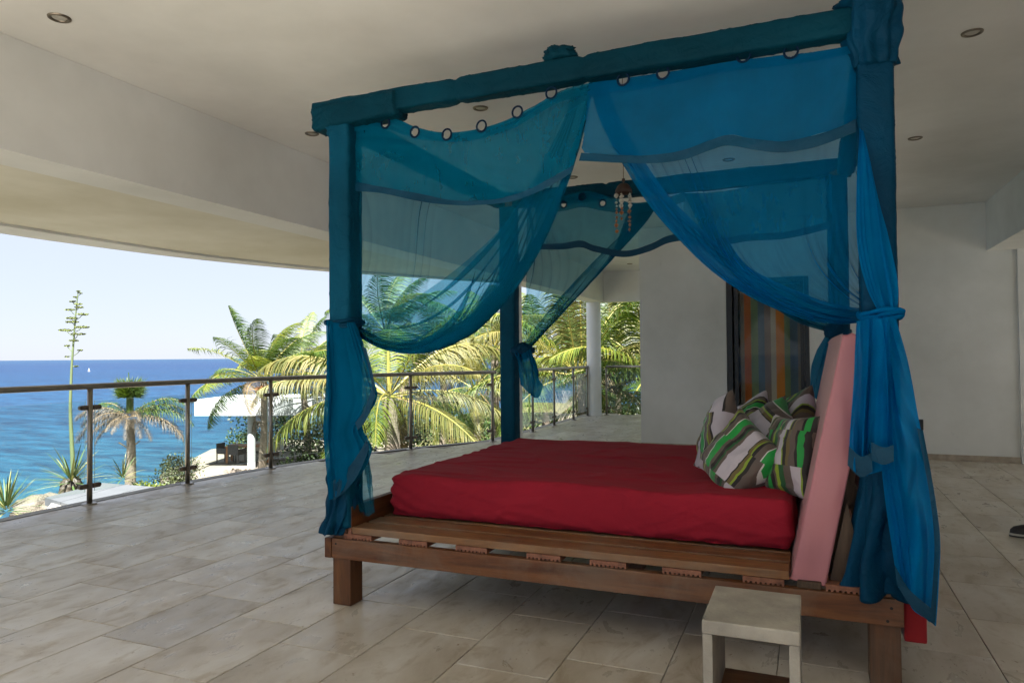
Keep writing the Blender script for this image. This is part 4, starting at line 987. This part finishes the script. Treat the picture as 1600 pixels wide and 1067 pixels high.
# patio by the pavilion
pp = [G(255, 764), (G(300, 738)), G(335, 728), G(400, 722), G(460, 716), G(540, 712), G(640, 706), G(700, 716), G(560, 735), G(470, 745), G(330, 775)]
V = [(p.x, p.y, GZ + .10) for p in pp] + [(p.x, p.y, GZ - .3) for p in pp]; n = len(pp)
tag(mesh('patio', V, [tuple(range(n))] + [(i, (i + 1) % n, n + (i + 1) % n, n + i) for i in range(n)], M['patio']), kind='structure')
pp = [G(330, 706), G(440, 690), G(650, 694), G(650, 712), G(335, 728), G(300, 742), G(250, 747)]
V = [(p.x, p.y, GZ + .14) for p in pp] + [(p.x, p.y, GZ - .6) for p in pp]; n = len(pp)
tag(mesh('patio', V, [tuple(range(n))] + [(i, (i + 1) % n, n + (i + 1) % n, n + i) for i in range(n)], M['patio']), kind='structure')
# rock rows
def rock(p, r, seed, m=None, fl=.6):
    bm = bmesh.new(); bmesh.ops.create_icosphere(bm, subdivisions=3, radius=1)
    V = []
    for v in bm.verts:
        d = v.co.normalized(); k = 1 + .55 * noise.noise(d * 1.3 + Vector((seed, 0, 0))) + .22 * noise.noise(d * 3.4 + Vector((0, seed, 0))) + .1 * noise.noise(d * 9 + Vector((0, 0, seed)))
        V.append((d.x * r * k * 1.2, d.y * r * k, d.z * r * k * fl))
    F = [[v.index for v in f.verts] for f in bm.faces]; bm.free()
    return mesh('rock', V, F, m or M['rock'], None, True, loc=p)
RR = random.Random(11)
rk = [(55, 792, .42, 'pale limestone boulder beside the spiky aloe at lower left'), (78, 786, .34, 'pale limestone boulder right of the one beside the aloe')]
for u, v, r, lb in rk: tag(rock(G(u, v, -2.9), r * 1.2, u * .1), lb, 'rock')
for k, (u, v, r) in enumerate([(290, 732, .28), (303, 730, .3), (317, 729, .22), (270, 742, .3)]):
    tag(rock(G(u, v), r, u * .13, None, .8), ['grey shore rock seen just below the railing clamp', 'largest grey rock at the patio corner', 'small grey rock nearest the pavilion table', 'grey rock beside the low bushes'][k], 'rock')
gv = MB(); 
for k in range(240):
    f = RR.random(); u = 350 + 290 * f; v = 737 - 16 * f + RR.uniform(-2, 3); p = G(u, v, GZ + .12); r = RR.uniform(.05, .13)
    bmv = []; 
    for (a, b_, c) in ((1, 0, 0), (-1, 0, 0), (0, 1, 0), (0, -1, 0), (0, 0, 1), (0, 0, -1)): bmv.append((p.x + a * r * RR.uniform(.7, 1.3), p.y + b_ * r * RR.uniform(.7, 1.3), p.z + c * r * RR.uniform(.5, .9)))
    gv.add(bmv, [(0, 2, 4), (2, 1, 4), (1, 3, 4), (3, 0, 4), (2, 0, 5), (1, 2, 5), (3, 1, 5), (0, 3, 5)])
tag(gv.build('stone_edging', simple('dark_pebbles', (.12, .10, .08), .9, .5, 3)), 'row of small dark stones edging the patio', kind='stuff')
# flat grey roof below the terrace and pale coping
M['grey_roof'] = simple('grey_roof_sheet', (.085, .092, .097), .5, .1, 3, .1)
rf = empty('flat_roof', atz(170, 765, -.75)); tag(rf, 'flat grey panelled roof just below the terrace edge', 'roof')
A_, B_, C_, D_ = (atz(70, 777, -.75), atz(160, 754, -.75), atz(262, 762, -.75), atz(150, 800, -.75)); o3 = rf.location
for k in range(3):
    a = A_.lerp(D_, k / 3 + .004); b = A_.lerp(D_, (k + 1) / 3 - .004); c = B_.lerp(C_, (k + 1) / 3 - .004); d = B_.lerp(C_, k / 3 + .004)
    V = [tuple(q - o3) for q in (a, b, c, d)]; V += [(x, y, z - .12) for x, y, z in V]
    mesh('roof_panel', V, [(0, 1, 2, 3), (4, 7, 6, 5), (0, 4, 5, 1), (1, 5, 6, 2), (2, 6, 7, 3), (3, 7, 4, 0)], M['grey_roof'], rf)
V = []
pts = [atz(u, v, -.8) for u, v in ((82, 783), (100, 782), (125, 786), (140, 792), (120, 800), (60, 812))]
V = [tuple(p) for p in pts] + [(p.x, p.y, p.z - 2.6) for p in pts]; n = len(pts)
tag(mesh('garden_wall', V, [tuple(range(n))[::-1]] + [(i, (i + 1) % n, n + (i + 1) % n, n + i) for i in range(n)], M['kerb']), 'cream capped garden wall below the terrace beside the grey roof', 'wall')
# pavilion
pv = empty('pavilion', G(393, 735)); tag(pv, 'white flat roofed seaside pavilion on a round white column', 'pavilion')
o3 = pv.location.copy()
m_white = simple('pavilion_white', (.42, .435, .45), .7, .04, 2, .1); M['pav'] = m_white
cx_ = G(393, 736); rv = (G(500, 726) - G(300, 726)).normalized(); fv = Vector((-rv.y, rv.x, 0)); 
if fv.y < 0: fv = -fv
def slab_(nm, o_, a0, a1, b0, b1, z0, z1, m, par):
    V = [o_ + rv * a + fv * b for a, b in ((a0, b0), (a1, b0), (a1, b1), (a0, b1))]
    V = [(p.x - o3.x, p.y - o3.y, z - o3.z) for z in (z0, z1) for p in V]
    return mesh(nm, V, [(3, 2, 1, 0), (4, 5, 6, 7), (0, 1, 5, 4), (1, 2, 6, 5), (2, 3, 7, 6), (3, 0, 4, 7)], m, par)
slab_('roof', cx_, -2.25, 4.2, -.5, 3.6, -1.10, -.42, M['pav'], pv)
MB().lathe((0, 0, 0), [(.17, .1), (.17, 2.39)], 20).build('column', M['pav'], pv, True)
p2 = cx_ + rv * 3.6 - o3; MB().lathe((p2.x, p2.y, 0), [(.17, .1), (.17, 2.39)], 20).build('column', M['pav'], pv, True)
# table and chairs
M['teak'] = mat_wood('orange_teak', (.22, .09, .03), (.36, .16, .06), (.45, .22, .10), 'X')
M['wicker'] = simple('grey_wicker', (.055, .055, .06), .8, .4, 40, .8)
M['wicker_w'] = simple('white_wicker', (.62, .62, .60), .8, .1, 40, .5)
tc_ = G(383, 721, GZ + .14); tb = empty('patio_table', (tc_.x, tc_.y, GZ + .14)); tb.rotation_euler[2] = atan2(rv.y, rv.x) + .15
tag(tb, 'orange brown wooden outdoor table under the white pavilion roof', 'table')
MB().box(-.75, 1.2, -.45, .45, .70, .75).build('table_top', M['teak'], tb)
for x in (-.68, 1.1):
    for y in (-.38, .38): MB().box(x - .05, x + .05, y - .05, y + .05, 0, .699).build('leg', M['teak'], tb)
def chair(u, v, rz, m, label):
    p = G(u, v, GZ + .14); c = empty('patio_chair', (p.x, p.y, GZ + .14), rz); tag(c, label, 'chair', 'chairs round the pavilion table')
    MB().box(-.27, .27, -.27, .27, .40, .46, bev=.01).build('seat', m, c); MB().box(-.27, .27, .235, .275, .462, .86, bev=.01).build('backrest', m, c)
    for s_ in (-1, 1):
        MB().box(s_ * .27 - .02, s_ * .27 + .02, -.27, .23, .462, .66).build('armrest', m, c)
        for q in (-1, 1): MB().box(s_ * .25 - .02, s_ * .25 + .02, q * .24 - .02, q * .24 + .02, 0, .399).build('leg', m, c)
az = atan2(rv.y, rv.x)
chair(352, 722, az + 1.3, M['wicker'], 'dark wicker chair at the left end of the pavilion table')
chair(370, 724, az + 2.9, M['wicker'], 'dark wicker chair on the near side of the pavilion table')
chair(432, 716, az - 1.5, M['wicker_w'], 'white chair at the right end of the pavilion table')
chair(410, 717, az + 3.1, M['wicker_w'], 'white chair beside the column and palm trunk')
# low wall seen through the far railing glass
wl = [atd(866, 610, 24), atd(906, 612, 24)]
V = []
for p in wl: V += [(p.x, p.y, p.z), (p.x, p.y, GZ - .2), (p.x + .1, p.y + .25, p.z), (p.x + .1, p.y + .25, GZ - .2)]
tag(mesh('garden_wall', V, [(0, 4, 5, 1), (2, 3, 7, 6), (0, 2, 6, 4), (0, 1, 3, 2), (4, 6, 7, 5)], M['patio']), 'pale low garden wall seen through the far railing glass', 'wall')
# sail boat far out
d = ray(139, 577); k_ = (SZ + .0 - CAMZ) / ray(139, 580.5).z; bp = CAM + ray(139, 580.5) * k_
sb = empty('sailing_boat', bp); sb.scale = (.62, .62, .62); tag(sb, 'tiny white sailing boat on the open sea', 'boat')
M['hull'] = simple('boat_white', (.85, .85, .85), .5, .02)
s = 1.0; rt = Vector((cos(radians(22.6)), sin(radians(22.6)), 0))
V = [rt * -1.6 + Vector((0, 0, .7)), rt * 1.9 + Vector((0, 0, .8)), Vector((0, .6, .7)), Vector((0, -.6, .7)), rt * -1.2 + Vector((0, 0, -.1)), rt * 1.2 + Vector((0, 0, -.1))]
mesh('hull', V, [(0, 3, 4), (3, 5, 4), (3, 1, 5), (0, 4, 2), (2, 4, 5), (2, 5, 1), (0, 2, 1, 3)], M['hull'], sb)
V = [rt * .1 + Vector((0, 0, 1)), rt * -1.3 + Vector((0, 0, 1)), rt * .1 + Vector((0, 0, 5.0)), rt * .12 + Vector((0.03, .05, 1)), rt * -1.28 + Vector((.03, .05, 1)), rt * .12 + Vector((.03, .05, 5.0))]
mesh('sail', V, [(0, 1, 2), (5, 4, 3), (0, 3, 4, 1), (1, 4, 5, 2), (2, 5, 3, 0)], M['hull'], sb)

# ------------------------------------------------------------------ vegetation
def mat_leaf(name, cols, tr=.35, scale=.9, rough=.5):
    m, nt, o = mat(name); v = coords(nt, 'Object'); geo = N(nt, 'NewGeometry')
    n = noi(nt, v, scale, 3, .6); rnd = math_(nt, 'MULTIPLY_ADD', geo.outputs['Random Per Island'], .5, math_(nt, 'MULTIPLY', n, .5))
    r = ramp(nt, rnd, [(.2 + .6 * i / (len(cols) - 1), c) for i, c in enumerate(cols)])
    p = N(nt, 'BsdfPrincipled'); L(nt, r.outputs[0], p.inputs['Base Color']); p.inputs['Roughness'].default_value = rough; p.inputs['Specular IOR Level'].default_value = .4
    t = N(nt, 'BsdfTranslucent'); L(nt, mixc(nt, 1, r.outputs[0], (1.3, 1.25, .6), 'MULTIPLY'), t.inputs[0])
    x = N(nt, 'MixShader'); x.inputs[0].default_value = tr; L(nt, p.outputs[0], x.inputs[1]); L(nt, t.outputs[0], x.inputs[2]); L(nt, x.outputs[0], o.inputs[0]); return m
M['frond_g'] = mat_leaf('palm_frond_green', [(.016, .042, .008), (.045, .085, .014), (.10, .145, .02)])
M['frond_y'] = mat_leaf('palm_frond_yellow', [(.045, .078, .010), (.095, .128, .016), (.185, .19, .025)])
M['frond_o'] = mat_leaf('palm_frond_olive', [(.05, .06, .015), (.115, .115, .028), (.19, .16, .055)])
M['frond_b'] = mat_leaf('palm_frond_dry', [(.07, .045, .025), (.14, .10, .06), (.20, .155, .10)], .2)
M['frond_grey'] = mat_leaf('palm_frond_wilted', [(.045, .035, .026), (.10, .08, .06), (.16, .13, .10)], .2)
M['rachis'] = simple('palm_rachis', (.20, .17, .03), .6, .2, 3); M['rachis_b'] = simple('palm_rachis_dry', (.26, .17, .08), .7, .2, 3)
M['trunk'] = simple('palm_trunk', (.22, .18, .14), .9, .3, 4, .8, stretch=(1, 1, 6), bd=.05)
M['nut'] = simple('coconut_orange', (.30, .10, .015), .5, .2, 5)
def frond(nm, base, az, el, Ln, droop, wind, mt, mr, par, nleaf=44, leaf=.75, rnd=R, hang=.6, wilt=0):
    """arching rachis with two ranks of leaflets; wind is a world vector bending both"""
    V = []; F = []; mi = []
    NP = 22; P = [Vector(base)]; d = Vector((cos(az) * cos(el), sin(az) * cos(el), sin(el))); T_ = [d.copy()]
    for i in range(NP):
        f = i / NP; d = (d + Vector((0, 0, -1)) * droop * (0.35 + 1.3 * f) / NP + wind * (.4 + 1.2 * f) / NP).normalized(); P.append(P[-1] + d * Ln / NP); T_.append(d.copy())
    # rachis (triangular tube)
    n0 = len(V)
    for i, p in enumerate(P):
        r = .028 * (1 - .85 * i / NP) * (Ln / 3.2); s_ = T_[i].cross(Vector((0, 0, 1))); s_ = s_.normalized() if s_.length > .05 else Vector((1, 0, 0)); u = s_.cross(T_[i])
        V += [p + s_ * r, p - s_ * r, p + u * r * 1.2]
    for i in range(NP):
        a = n0 + 3 * i
        for k in range(3): F.append((a + k, a + (k + 1) % 3, a + 3 + (k + 1) % 3, a + 3 + k)); mi.append(1)
    for k in range(nleaf):
        f = .14 + .86 * k / (nleaf - 1); q = f * NP; i = min(int(q), NP - 1); p = P[i].lerp(P[i + 1], q - i); t = T_[i]
        s_ = t.cross(Vector((0, 0, 1))); s_ = s_.normalized() if s_.length > .05 else Vector((1, 0, 0)); u = s_.cross(t)
        ll = leaf * (sin(pi * min(1, .12 + f * .86)) ** .6) * rnd.uniform(.82, 1.12) * (Ln / 3.2)
        for sg in (-1, 1):
            dd = (s_ * sg * .80 + t * (.42 + .5 * f) + u * rnd.uniform(.05, .35)).normalized()
            w0 = .019 * (Ln / 3.2) * rnd.uniform(.8, 1.2); pts = [p.copy()]; e = dd.copy()
            for j in range(4):
                e = (e + Vector((0, 0, -1)) * hang * (.32 + .3 * j) + wind * (.40 + .25 * j) + Vector((rnd.uniform(-1, 1), rnd.uniform(-1, 1), rnd.uniform(-1, 1))) * (.05 + wilt * .25)).normalized(); pts.append(pts[-1] + e * ll / 4)
            n0 = len(V); wv = t.normalized()
            for j, pt in enumerate(pts):
                w_ = w0 * (1 if j < 2 else (.8, .45, .05)[j - 2]) if j else w0 * .5
                V += [pt + wv * w_, pt - wv * w_]
            for j in range(4): F.append((n0 + 2 * j, n0 + 2 * j + 1, n0 + 2 * j + 3, n0 + 2 * j + 2)); mi.append(0)
    return mesh(nm, V, F, [mt, mr], par, False, mi=mi)
def trunk(base, top, r0, r1, par, m=None, lean=.15, rings=True):
    V = []; F = []; NN = 40; K = 14; b = Vector(base); t = Vector(top)
    for i in range(NN + 1):
        f = i / NN; c = b.lerp(t, f) + Vector((1, .3, 0)) * lean * sin(pi * f); r = r0 + (r1 - r0) * f ** .6
        if f < .12: r *= 1 + (1 - f / .12) * .35
        r *= 1 + (.035 if i % 2 else -.02)
        for j in range(K): a = 2 * pi * j / K; V.append((c.x + r * cos(a), c.y + r * sin(a), c.z))
    for i in range(NN):
        for j in range(K): F.append((i * K + j, i * K + (j + 1) % K, (i + 1) * K + (j + 1) % K, (i + 1) * K + j))
    return mesh('trunk', V, F, m or M['trunk'], par, True)
CR = Vector((cos(radians(22.6)), sin(radians(22.6)), 0)); CF = Vector((-sin(radians(22.6)), cos(radians(22.6)), 0))
def palm(u, v, dist, label, Ln=3.2, nf=18, ub=None, seed=0, wind=.35, green=.5, nuts=0, el0=-25, gz=GZ, explicit=None, r=.14, hang=.6, droop=1.1, lo=-.4, hi=1.35):
    rn = random.Random(seed); top = atd(u, v, dist); base = Vector((top.x, top.y, gz))
    if ub is not None: q = atd(ub, v, dist); base = Vector((q.x, q.y, gz))
    root = empty('coconut_palm', base); tag(root, label, 'palm tree', 'coconut palms below the terrace')
    tp = top - base; trunk((0, 0, 0), tp, r * 1.25, r * .85, root, lean=.1)
    W_ = CR * wind
    for k in range(nf):
        f = k / nf; az = k * 2.39996 + rn.uniform(-.3, .3); el = hi - (hi - lo) * f ** .8 + rn.uniform(-.12, .12)
        q = rn.random(); dry = f > .82
        mt = M['frond_b'] if dry and rn.random() < .7 else (M['frond_g'] if q < green else (M['frond_y'] if q < green + .35 * (1 - green) + .2 else M['frond_o']))
        frond('frond', tp + Vector((cos(az), sin(az), 0)) * .1 + Vector((0, 0, .15 * (1 - f))), az, el, Ln * rn.uniform(.85, 1.1), droop * rn.uniform(.8, 1.25), W_, mt, M['rachis'] if not dry else M['rachis_b'], root, 64, .92, rn, hang * 1.1)
    for k in range(nuts):
        a = k * 1.3; MB().lathe((tp.x + cos(a) * .22, tp.y + sin(a) * .22, tp.z - .25 - .05 * (k % 2)), [(.0001, .12), (.07, .09), (.105, 0), (.07, -.09), (.0001, -.12)], 12).build('coconut', M['nut'], root, True)
    return root
palm(412, 596, 26, 'wind blown coconut palm with orange nuts rising beside the white pavilion column', 2.75, 26, 405, 1, .75, .55, 5, hang=.5, lo=-.05)
palm(470, 585, 29, 'coconut palm between the nut bearing palm and the near left bed post', 2.8, 16, 480, 2, .3, .45, hang=.7)
palm(608, 622, 17, 'low yellowish coconut palm with long arching fronds just behind the railing', 3.4, 17, 606, 3, .15, .12, hang=.85, lo=-.25, hi=1.0, r=.2)
palm(603, 520, 30, 'tall coconut palm seen through the near left voile curtain', 3.3, 20, 606, 4, .6, .7)
palm(740, 610, 22, 'slim coconut palm left of the first white column with dry hanging fronds', 2.3, 15, 742, 5, .2, .2, hang=.8, r=.11, lo=-.9)
palm(772, 545, 24, 'coconut palm crowding behind the first white column', 3.0, 20, 764, 6, .2, .35, hang=.6, lo=-.7)
palm(690, 560, 30, 'bushy green coconut palm in the middle distance between posts', 3.2, 18, 688, 7, .2, .5)
palm(905, 592, 19, 'large coconut palm left of the far corner column', 3.3, 22, 912, 8, .1, .35, hang=.55, r=.2, hi=1.5)
palm(1020, 590, 19, 'coconut palm partly hidden by the white wall corner', 3.4, 20, 1030, 9, -.1, .35, hang=.6)
palm(845, 560, 27, 'coconut palm seen below the knotted far left curtain', 3.2, 18, 850, 10, .1, .5)
palm(540, 600, 33, 'dark green coconut palm deep behind the near left post', 3.0, 16, 545, 12, .3, .75)
palm(960, 555, 28, 'green coconut palm far beyond the end railing', 3.4, 18, 962, 13, .1, .6)
# short wilted palm
tp_ = atd(203, 656, 25.5); bs = Vector((tp_.x, tp_.y, GZ)); root = empty('wilted_palm', bs); tag(root, 'short palm with wilted grey brown fronds and a round green tuft on top', 'palm tree')
tv = tp_ - bs; trunk((0, 0, 0), tv, .2, .13, root, lean=.05)
rn = random.Random(31)
dirs = [(pi * 1.0, .55, 2.1), (pi * .98, .15, 2.3), (pi * 1.12, -.2, 1.5), (0, .75, 2.3), (.05, .45, 2.4), (.1, .1, 2.2), (-.3, -.25, 1.3), (1.5, .5, 1.9), (2.4, .4, 2.0), (-1.2, .3, 1.3), (-1.9, .2, 1.2), (-.8, 0, 1.4), (4.0, .5, 1.4), (5.4, .55, 1.5), (.2, .6, 2.2), (3.0, .4, 2.1), (3.3, 0, 1.8), (-.1, .2, 2.3), (4.6, .1, 1.2), (5.0, -.3, 1.1), (2.8, .7, 1.9)]
for k, (a, e, l) in enumerate(dirs):
    mt = M['frond_grey'] if k not in (3, 4, 14, 20) else M['frond_g']
    frond('frond', tv + Vector((0, 0, .1)), radians(22.6) + a, e, l, 1.55, CR * .05, mt, M['rachis_b'], root, 70, .95, rn, .6, .7)
tt = tv + Vector((0, 0, .25)); b = MB(); 
for k in range(1700):
    a = rn.uniform(0, 2 * pi); e = rn.uniform(-.35, 1.2); h0 = rn.uniform(.55, 1.05); rr0 = .40
    c = tt + Vector((cos(a) * rr0 * rn.uniform(.1, 1), sin(a) * rr0 * rn.uniform(.1, 1), h0)); d = Vector((cos(a) * cos(e), sin(a) * cos(e), sin(e))); s_ = d.orthogonal().normalized() * .014; l = rn.uniform(.2, .4)
    b.add([c + s_, c - s_, c + d * l], [(0, 1, 2)])
b.tube([tt, tt + Vector((0, 0, .7))], .12, 8)
b.build('green_tuft', M['frond_g'], root)
MB().tube([tt + Vector((0, 0, .9)), tt + Vector((-.08, 0, 1.45))], .015, 6).build('spear_leaf', M['frond_g'], root)
MB().tube([tv + Vector((0, 0, -1.05)), tv + CR * .35 + Vector((0, 0, -.75))], .02, 6).build('dead_stub', M['rachis_b'], root)
MB().tube([tv + Vector((0, 0, -1.05)), tv - CR * .4 + Vector((0, 0, -.8))], .02, 6).build('dead_stub', M['rachis_b'], root)

# agaves / aloes: rosettes of pointed leaves
def rosette(nm, base, nl, ln, w, ms, label, cat, seed, up=(.1, 1.3), curl=.5, par=None):
    rn = random.Random(seed); root = empty(nm, base); tag(root, label, cat)
    for k in range(nl):
        a = k * 2.4 + rn.uniform(-.2, .2); e = up[1] - (up[1] - up[0]) * (k / nl) + rn.uniform(-.1, .1); l = ln * rn.uniform(.8, 1.1); V = []; F = []; NP = 7
        d = Vector((cos(a) * cos(e), sin(a) * cos(e), sin(e))); p = Vector((cos(a), sin(a), 0)) * .04 + Vector((0, 0, .12 + .2 * (1 - k / nl))); s_ = Vector((-sin(a), cos(a), 0))
        for i in range(NP + 1):
            f = i / NP; ww = w * (.7 + .9 * f) * (1 - f) ** .8 if f < 1 else 0; u = s_.cross(d)
            V += [p + s_ * ww, p - u * ww * .35 * (1 if f < 1 else 0), p - s_ * ww]; d = (d + Vector((0, 0, -1)) * curl / NP * (.5 + f)).normalized(); p = p + d * l / NP
        for i in range(NP): F += [(3 * i, 3 * i + 1, 3 * i + 4, 3 * i + 3), (3 * i + 1, 3 * i + 2, 3 * i + 5, 3 * i + 4)]
        mesh('leaf', V, F, ms[k % len(ms)], root, True)
    return root
M['agave'] = mat_leaf('agave_leaf', [(.025, .055, .015), (.05, .09, .025), (.09, .13, .04)], .1)
M['agave_y'] = mat_leaf('agave_leaf_yellow', [(.10, .11, .03), (.18, .18, .06), (.24, .23, .11)], .1)
M['stalk'] = simple('agave_stalk', (.09, .12, .05), .7, .15, 3); M['bract'] = simple('agave_flower', (.08, .10, .018), .8, .3, 12)
D_AG = 20.0
ab = atd(112, 764, D_AG)
ag = rosette('agave', ab, 46, 1.05, .035, [M['agave'], M['agave'], M['agave_y']], 'spiky green agave sending up one tall flower stalk', 'agave', 5, (-.25, 1.25), .35)
lump('stem', (0, 0, 0), (.28, .28, .28), M['frond_grey'], ag, 3, .5)
spx = [(115, 740), (112, 690), (110, 640), (111, 600), (112, 575), (114, 545), (116, 520), (118, 495), (120, 475), (122, 455)]
sp3 = spline([atd(u, v, D_AG) - Vector(ab) for u, v in spx], 40); NQ = len(sp3)
MB().tube(sp3, [  .062 * (1 - .9 * (i / NQ) ** .8) + .006 for i in range(NQ)], 10).build('flower_stalk', M['stalk'], ag, True)
fl = [(103, 515, 117, 527, 11), (128, 510, 119, 518, 12), (122, 521, 116, 531, 11), (113, 502, 118, 510, 10), (112, 496, 117, 503, 9), (129, 490, 119, 500, 9), (110, 483, 118, 493, 8), (123, 479, 119, 485, 7), (122, 474, 119, 478, 6), (113, 470, 119, 476, 5), (118, 463, 121, 468, 3), (123, 454, 122, 458, 3), (126, 457, 122, 462, 2), (105, 539, 113, 550, 4), (125, 546, 115, 556, 4), (105, 556, 110, 556, 3), (119, 571, 114, 572, 3), (115, 531, 115, 533, 7)]
for (u, v, u2, v2, r) in fl:
    a = atd(u, v + 1.5, D_AG) - Vector(ab); b_ = atd(u2, v2, D_AG) - Vector(ab); br = MB().tube([b_, b_.lerp(a, .6) + Vector((0, 0, -.02)), a], .010, 5).build('branch', M['stalk'], ag)
    b = MB(); rr = r * .5 * D_AG / FPX; rn = random.Random(int(u * 7 + v))
    for k in range(int(30 + r * 12)):
        q = rn.uniform(0, 2 * pi); rad = rr * sqrt(rn.random()) * 1.8; h = rn.uniform(-.2, .35) * rr * (1.2 - rad / rr * .4); c = a + Vector((cos(q) * rad, sin(q) * rad, h)); s1 = Vector((rn.uniform(-1, 1), rn.uniform(-1, 1), rn.uniform(-.4, 1))).normalized() * .035; s2 = s1.orthogonal().normalized() * .02
        b.add([c - s2, c + s2, c + s1], [(0, 1, 2)])
    b.build('flower_cluster', M['bract'], br)
rosette('aloe', atd(10, 812, 13), 60, .62, .022, [M['agave'], M['agave_y'], M['agave']], 'pale green spiky plant in the lower left corner below the terrace', 'aloe', 6, (-.2, 1.4), .3)
rosette('aloe', atd(192, 757, 22.5), 22, .8, .030, [M['agave'], M['agave_y']], 'small spiky plant at the foot of the wilted palm', 'aloe', 7, (-.1, 1.3), .6)
# bushes
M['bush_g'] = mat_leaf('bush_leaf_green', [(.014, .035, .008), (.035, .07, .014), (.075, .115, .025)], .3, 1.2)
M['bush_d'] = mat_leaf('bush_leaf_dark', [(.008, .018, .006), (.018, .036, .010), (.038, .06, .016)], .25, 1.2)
M['bush_p'] = mat_leaf('bush_leaf_pale', [(.06, .08, .035), (.10, .125, .06), (.15, .165, .09)], .3, 1.2)
M['bush_y'] = mat_leaf('bush_leaf_yellow', [(.05, .08, .010), (.09, .125, .016), (.14, .16, .025)], .3, 1.2)
M['twig'] = simple('twig_bark', (.10, .075, .05), .9, .3, 6)
def bush(c, rad, n_, lf, m, label, seed, cat='bush', group=None):
    rn = random.Random(seed); root = empty('bush', (c[0], c[1], c[2])); tag(root, label, cat, group); b = MB()
    cl = [Vector((rn.uniform(-1, 1) * .62, rn.uniform(-1, 1) * .62, rn.uniform(.1, .8))) for _ in range(12)]
    for k in range(n_):
        q = cl[rn.randrange(12)]; d = Vector((rn.gauss(0, 1), rn.gauss(0, 1), rn.gauss(0, 1))).normalized(); rr = rn.random() ** .45 * rn.uniform(.30, .42)
        p = q + d * rr; p = Vector((p.x * rad[0], p.y * rad[1], max(.02, p.z) * rad[2]))
        t = (d + Vector((rn.uniform(-.8, .8), rn.uniform(-.8, .8), rn.uniform(-.5, .8)))).normalized() * lf * rn.uniform(.7, 1.3); s_ = t.orthogonal().normalized(); s_ = (s_ * cos(k) + t.normalized().cross(s_) * sin(k)) * lf * .38
        b.add([p, p + t * .5 + s_, p + t, p + t * .5 - s_], [(0, 1, 2, 3)])
    b.build('foliage', m, root); tb_ = MB()
    for q in cl[:7]: tb_.tube([(0, 0, 0), (q.x * rad[0] * .5, q.y * rad[1] * .5, q.z * rad[2] * .55), (q.x * rad[0], q.y * rad[1], q.z * rad[2])], [.04, .025, .01], 5)
    tb_.build('stems', M['twig'], root)
bl = [(238, 752, 23, (1.0, .9, .9), 1800, .09, 'bush_y', 'low yellow green ground bush right of the wilted palm'),
      (275, 735, 27, (1.3, 1.2, 1.3), 2600, .08, 'bush_p', 'feathery grey green bush beside the shore rocks'),
      (395, 705, 36, (1.4, 1.0, 1.5), 1500, .12, 'bush_g', 'bright green bush behind the pavilion table'),
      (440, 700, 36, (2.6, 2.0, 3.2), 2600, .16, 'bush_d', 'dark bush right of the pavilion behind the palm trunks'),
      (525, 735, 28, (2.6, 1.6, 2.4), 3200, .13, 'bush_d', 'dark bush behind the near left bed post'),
      (650, 722, 20, (2.2, 1.2, 1.3), 3000, .12, 'bush_g', 'green bush just beyond the railing under the arching palm'),
      (705, 712, 21, (1.6, 1.2, 1.6), 2600, .13, 'bush_g', 'leafy sea grape bush left of the slim palm'),
      (765, 712, 20, (1.4, 1.2, 1.7), 2400, .13, 'bush_y', 'light green bush between the slim palm and the column'),
      (800, 700, 23, (2.0, 1.2, 1.9), 2600, .13, 'bush_g', 'green bush behind the first white column'),
      (850, 690, 21, (2.2, 1.3, 2.6), 4200, .12, 'bush_g', 'tall hedge bush beyond the middle railing panes'),
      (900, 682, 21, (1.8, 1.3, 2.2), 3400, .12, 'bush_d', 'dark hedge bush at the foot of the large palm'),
      (965, 668, 20, (2.0, 1.3, 2.6), 4200, .11, 'bush_g', 'bright green bush beyond the end railing right of the far column'),
      (1010, 660, 22, (2.4, 1.6, 2.8), 3000, .12, 'bush_g', 'green bush running behind the white wall corner'),
      (600, 705, 33, (3.2, 2.0, 2.6), 2600, .18, 'bush_d', 'distant dark bush low behind the arching yellow palm'),
      (700, 690, 40, (4.0, 2.5, 2.2), 2200, .2, 'bush_g', 'distant shore bush in front of the blue cove'),
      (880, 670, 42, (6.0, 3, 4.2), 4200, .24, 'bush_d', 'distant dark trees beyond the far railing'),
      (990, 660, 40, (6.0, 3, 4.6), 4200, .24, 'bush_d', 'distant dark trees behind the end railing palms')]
for k, (u, v, dd, rad, n_, lf, mm, lb) in enumerate(bl):
    p = atd(u, v, dd); bush((p.x, p.y, GZ - .1), rad, n_, lf, M[mm], lb, 40 + k)
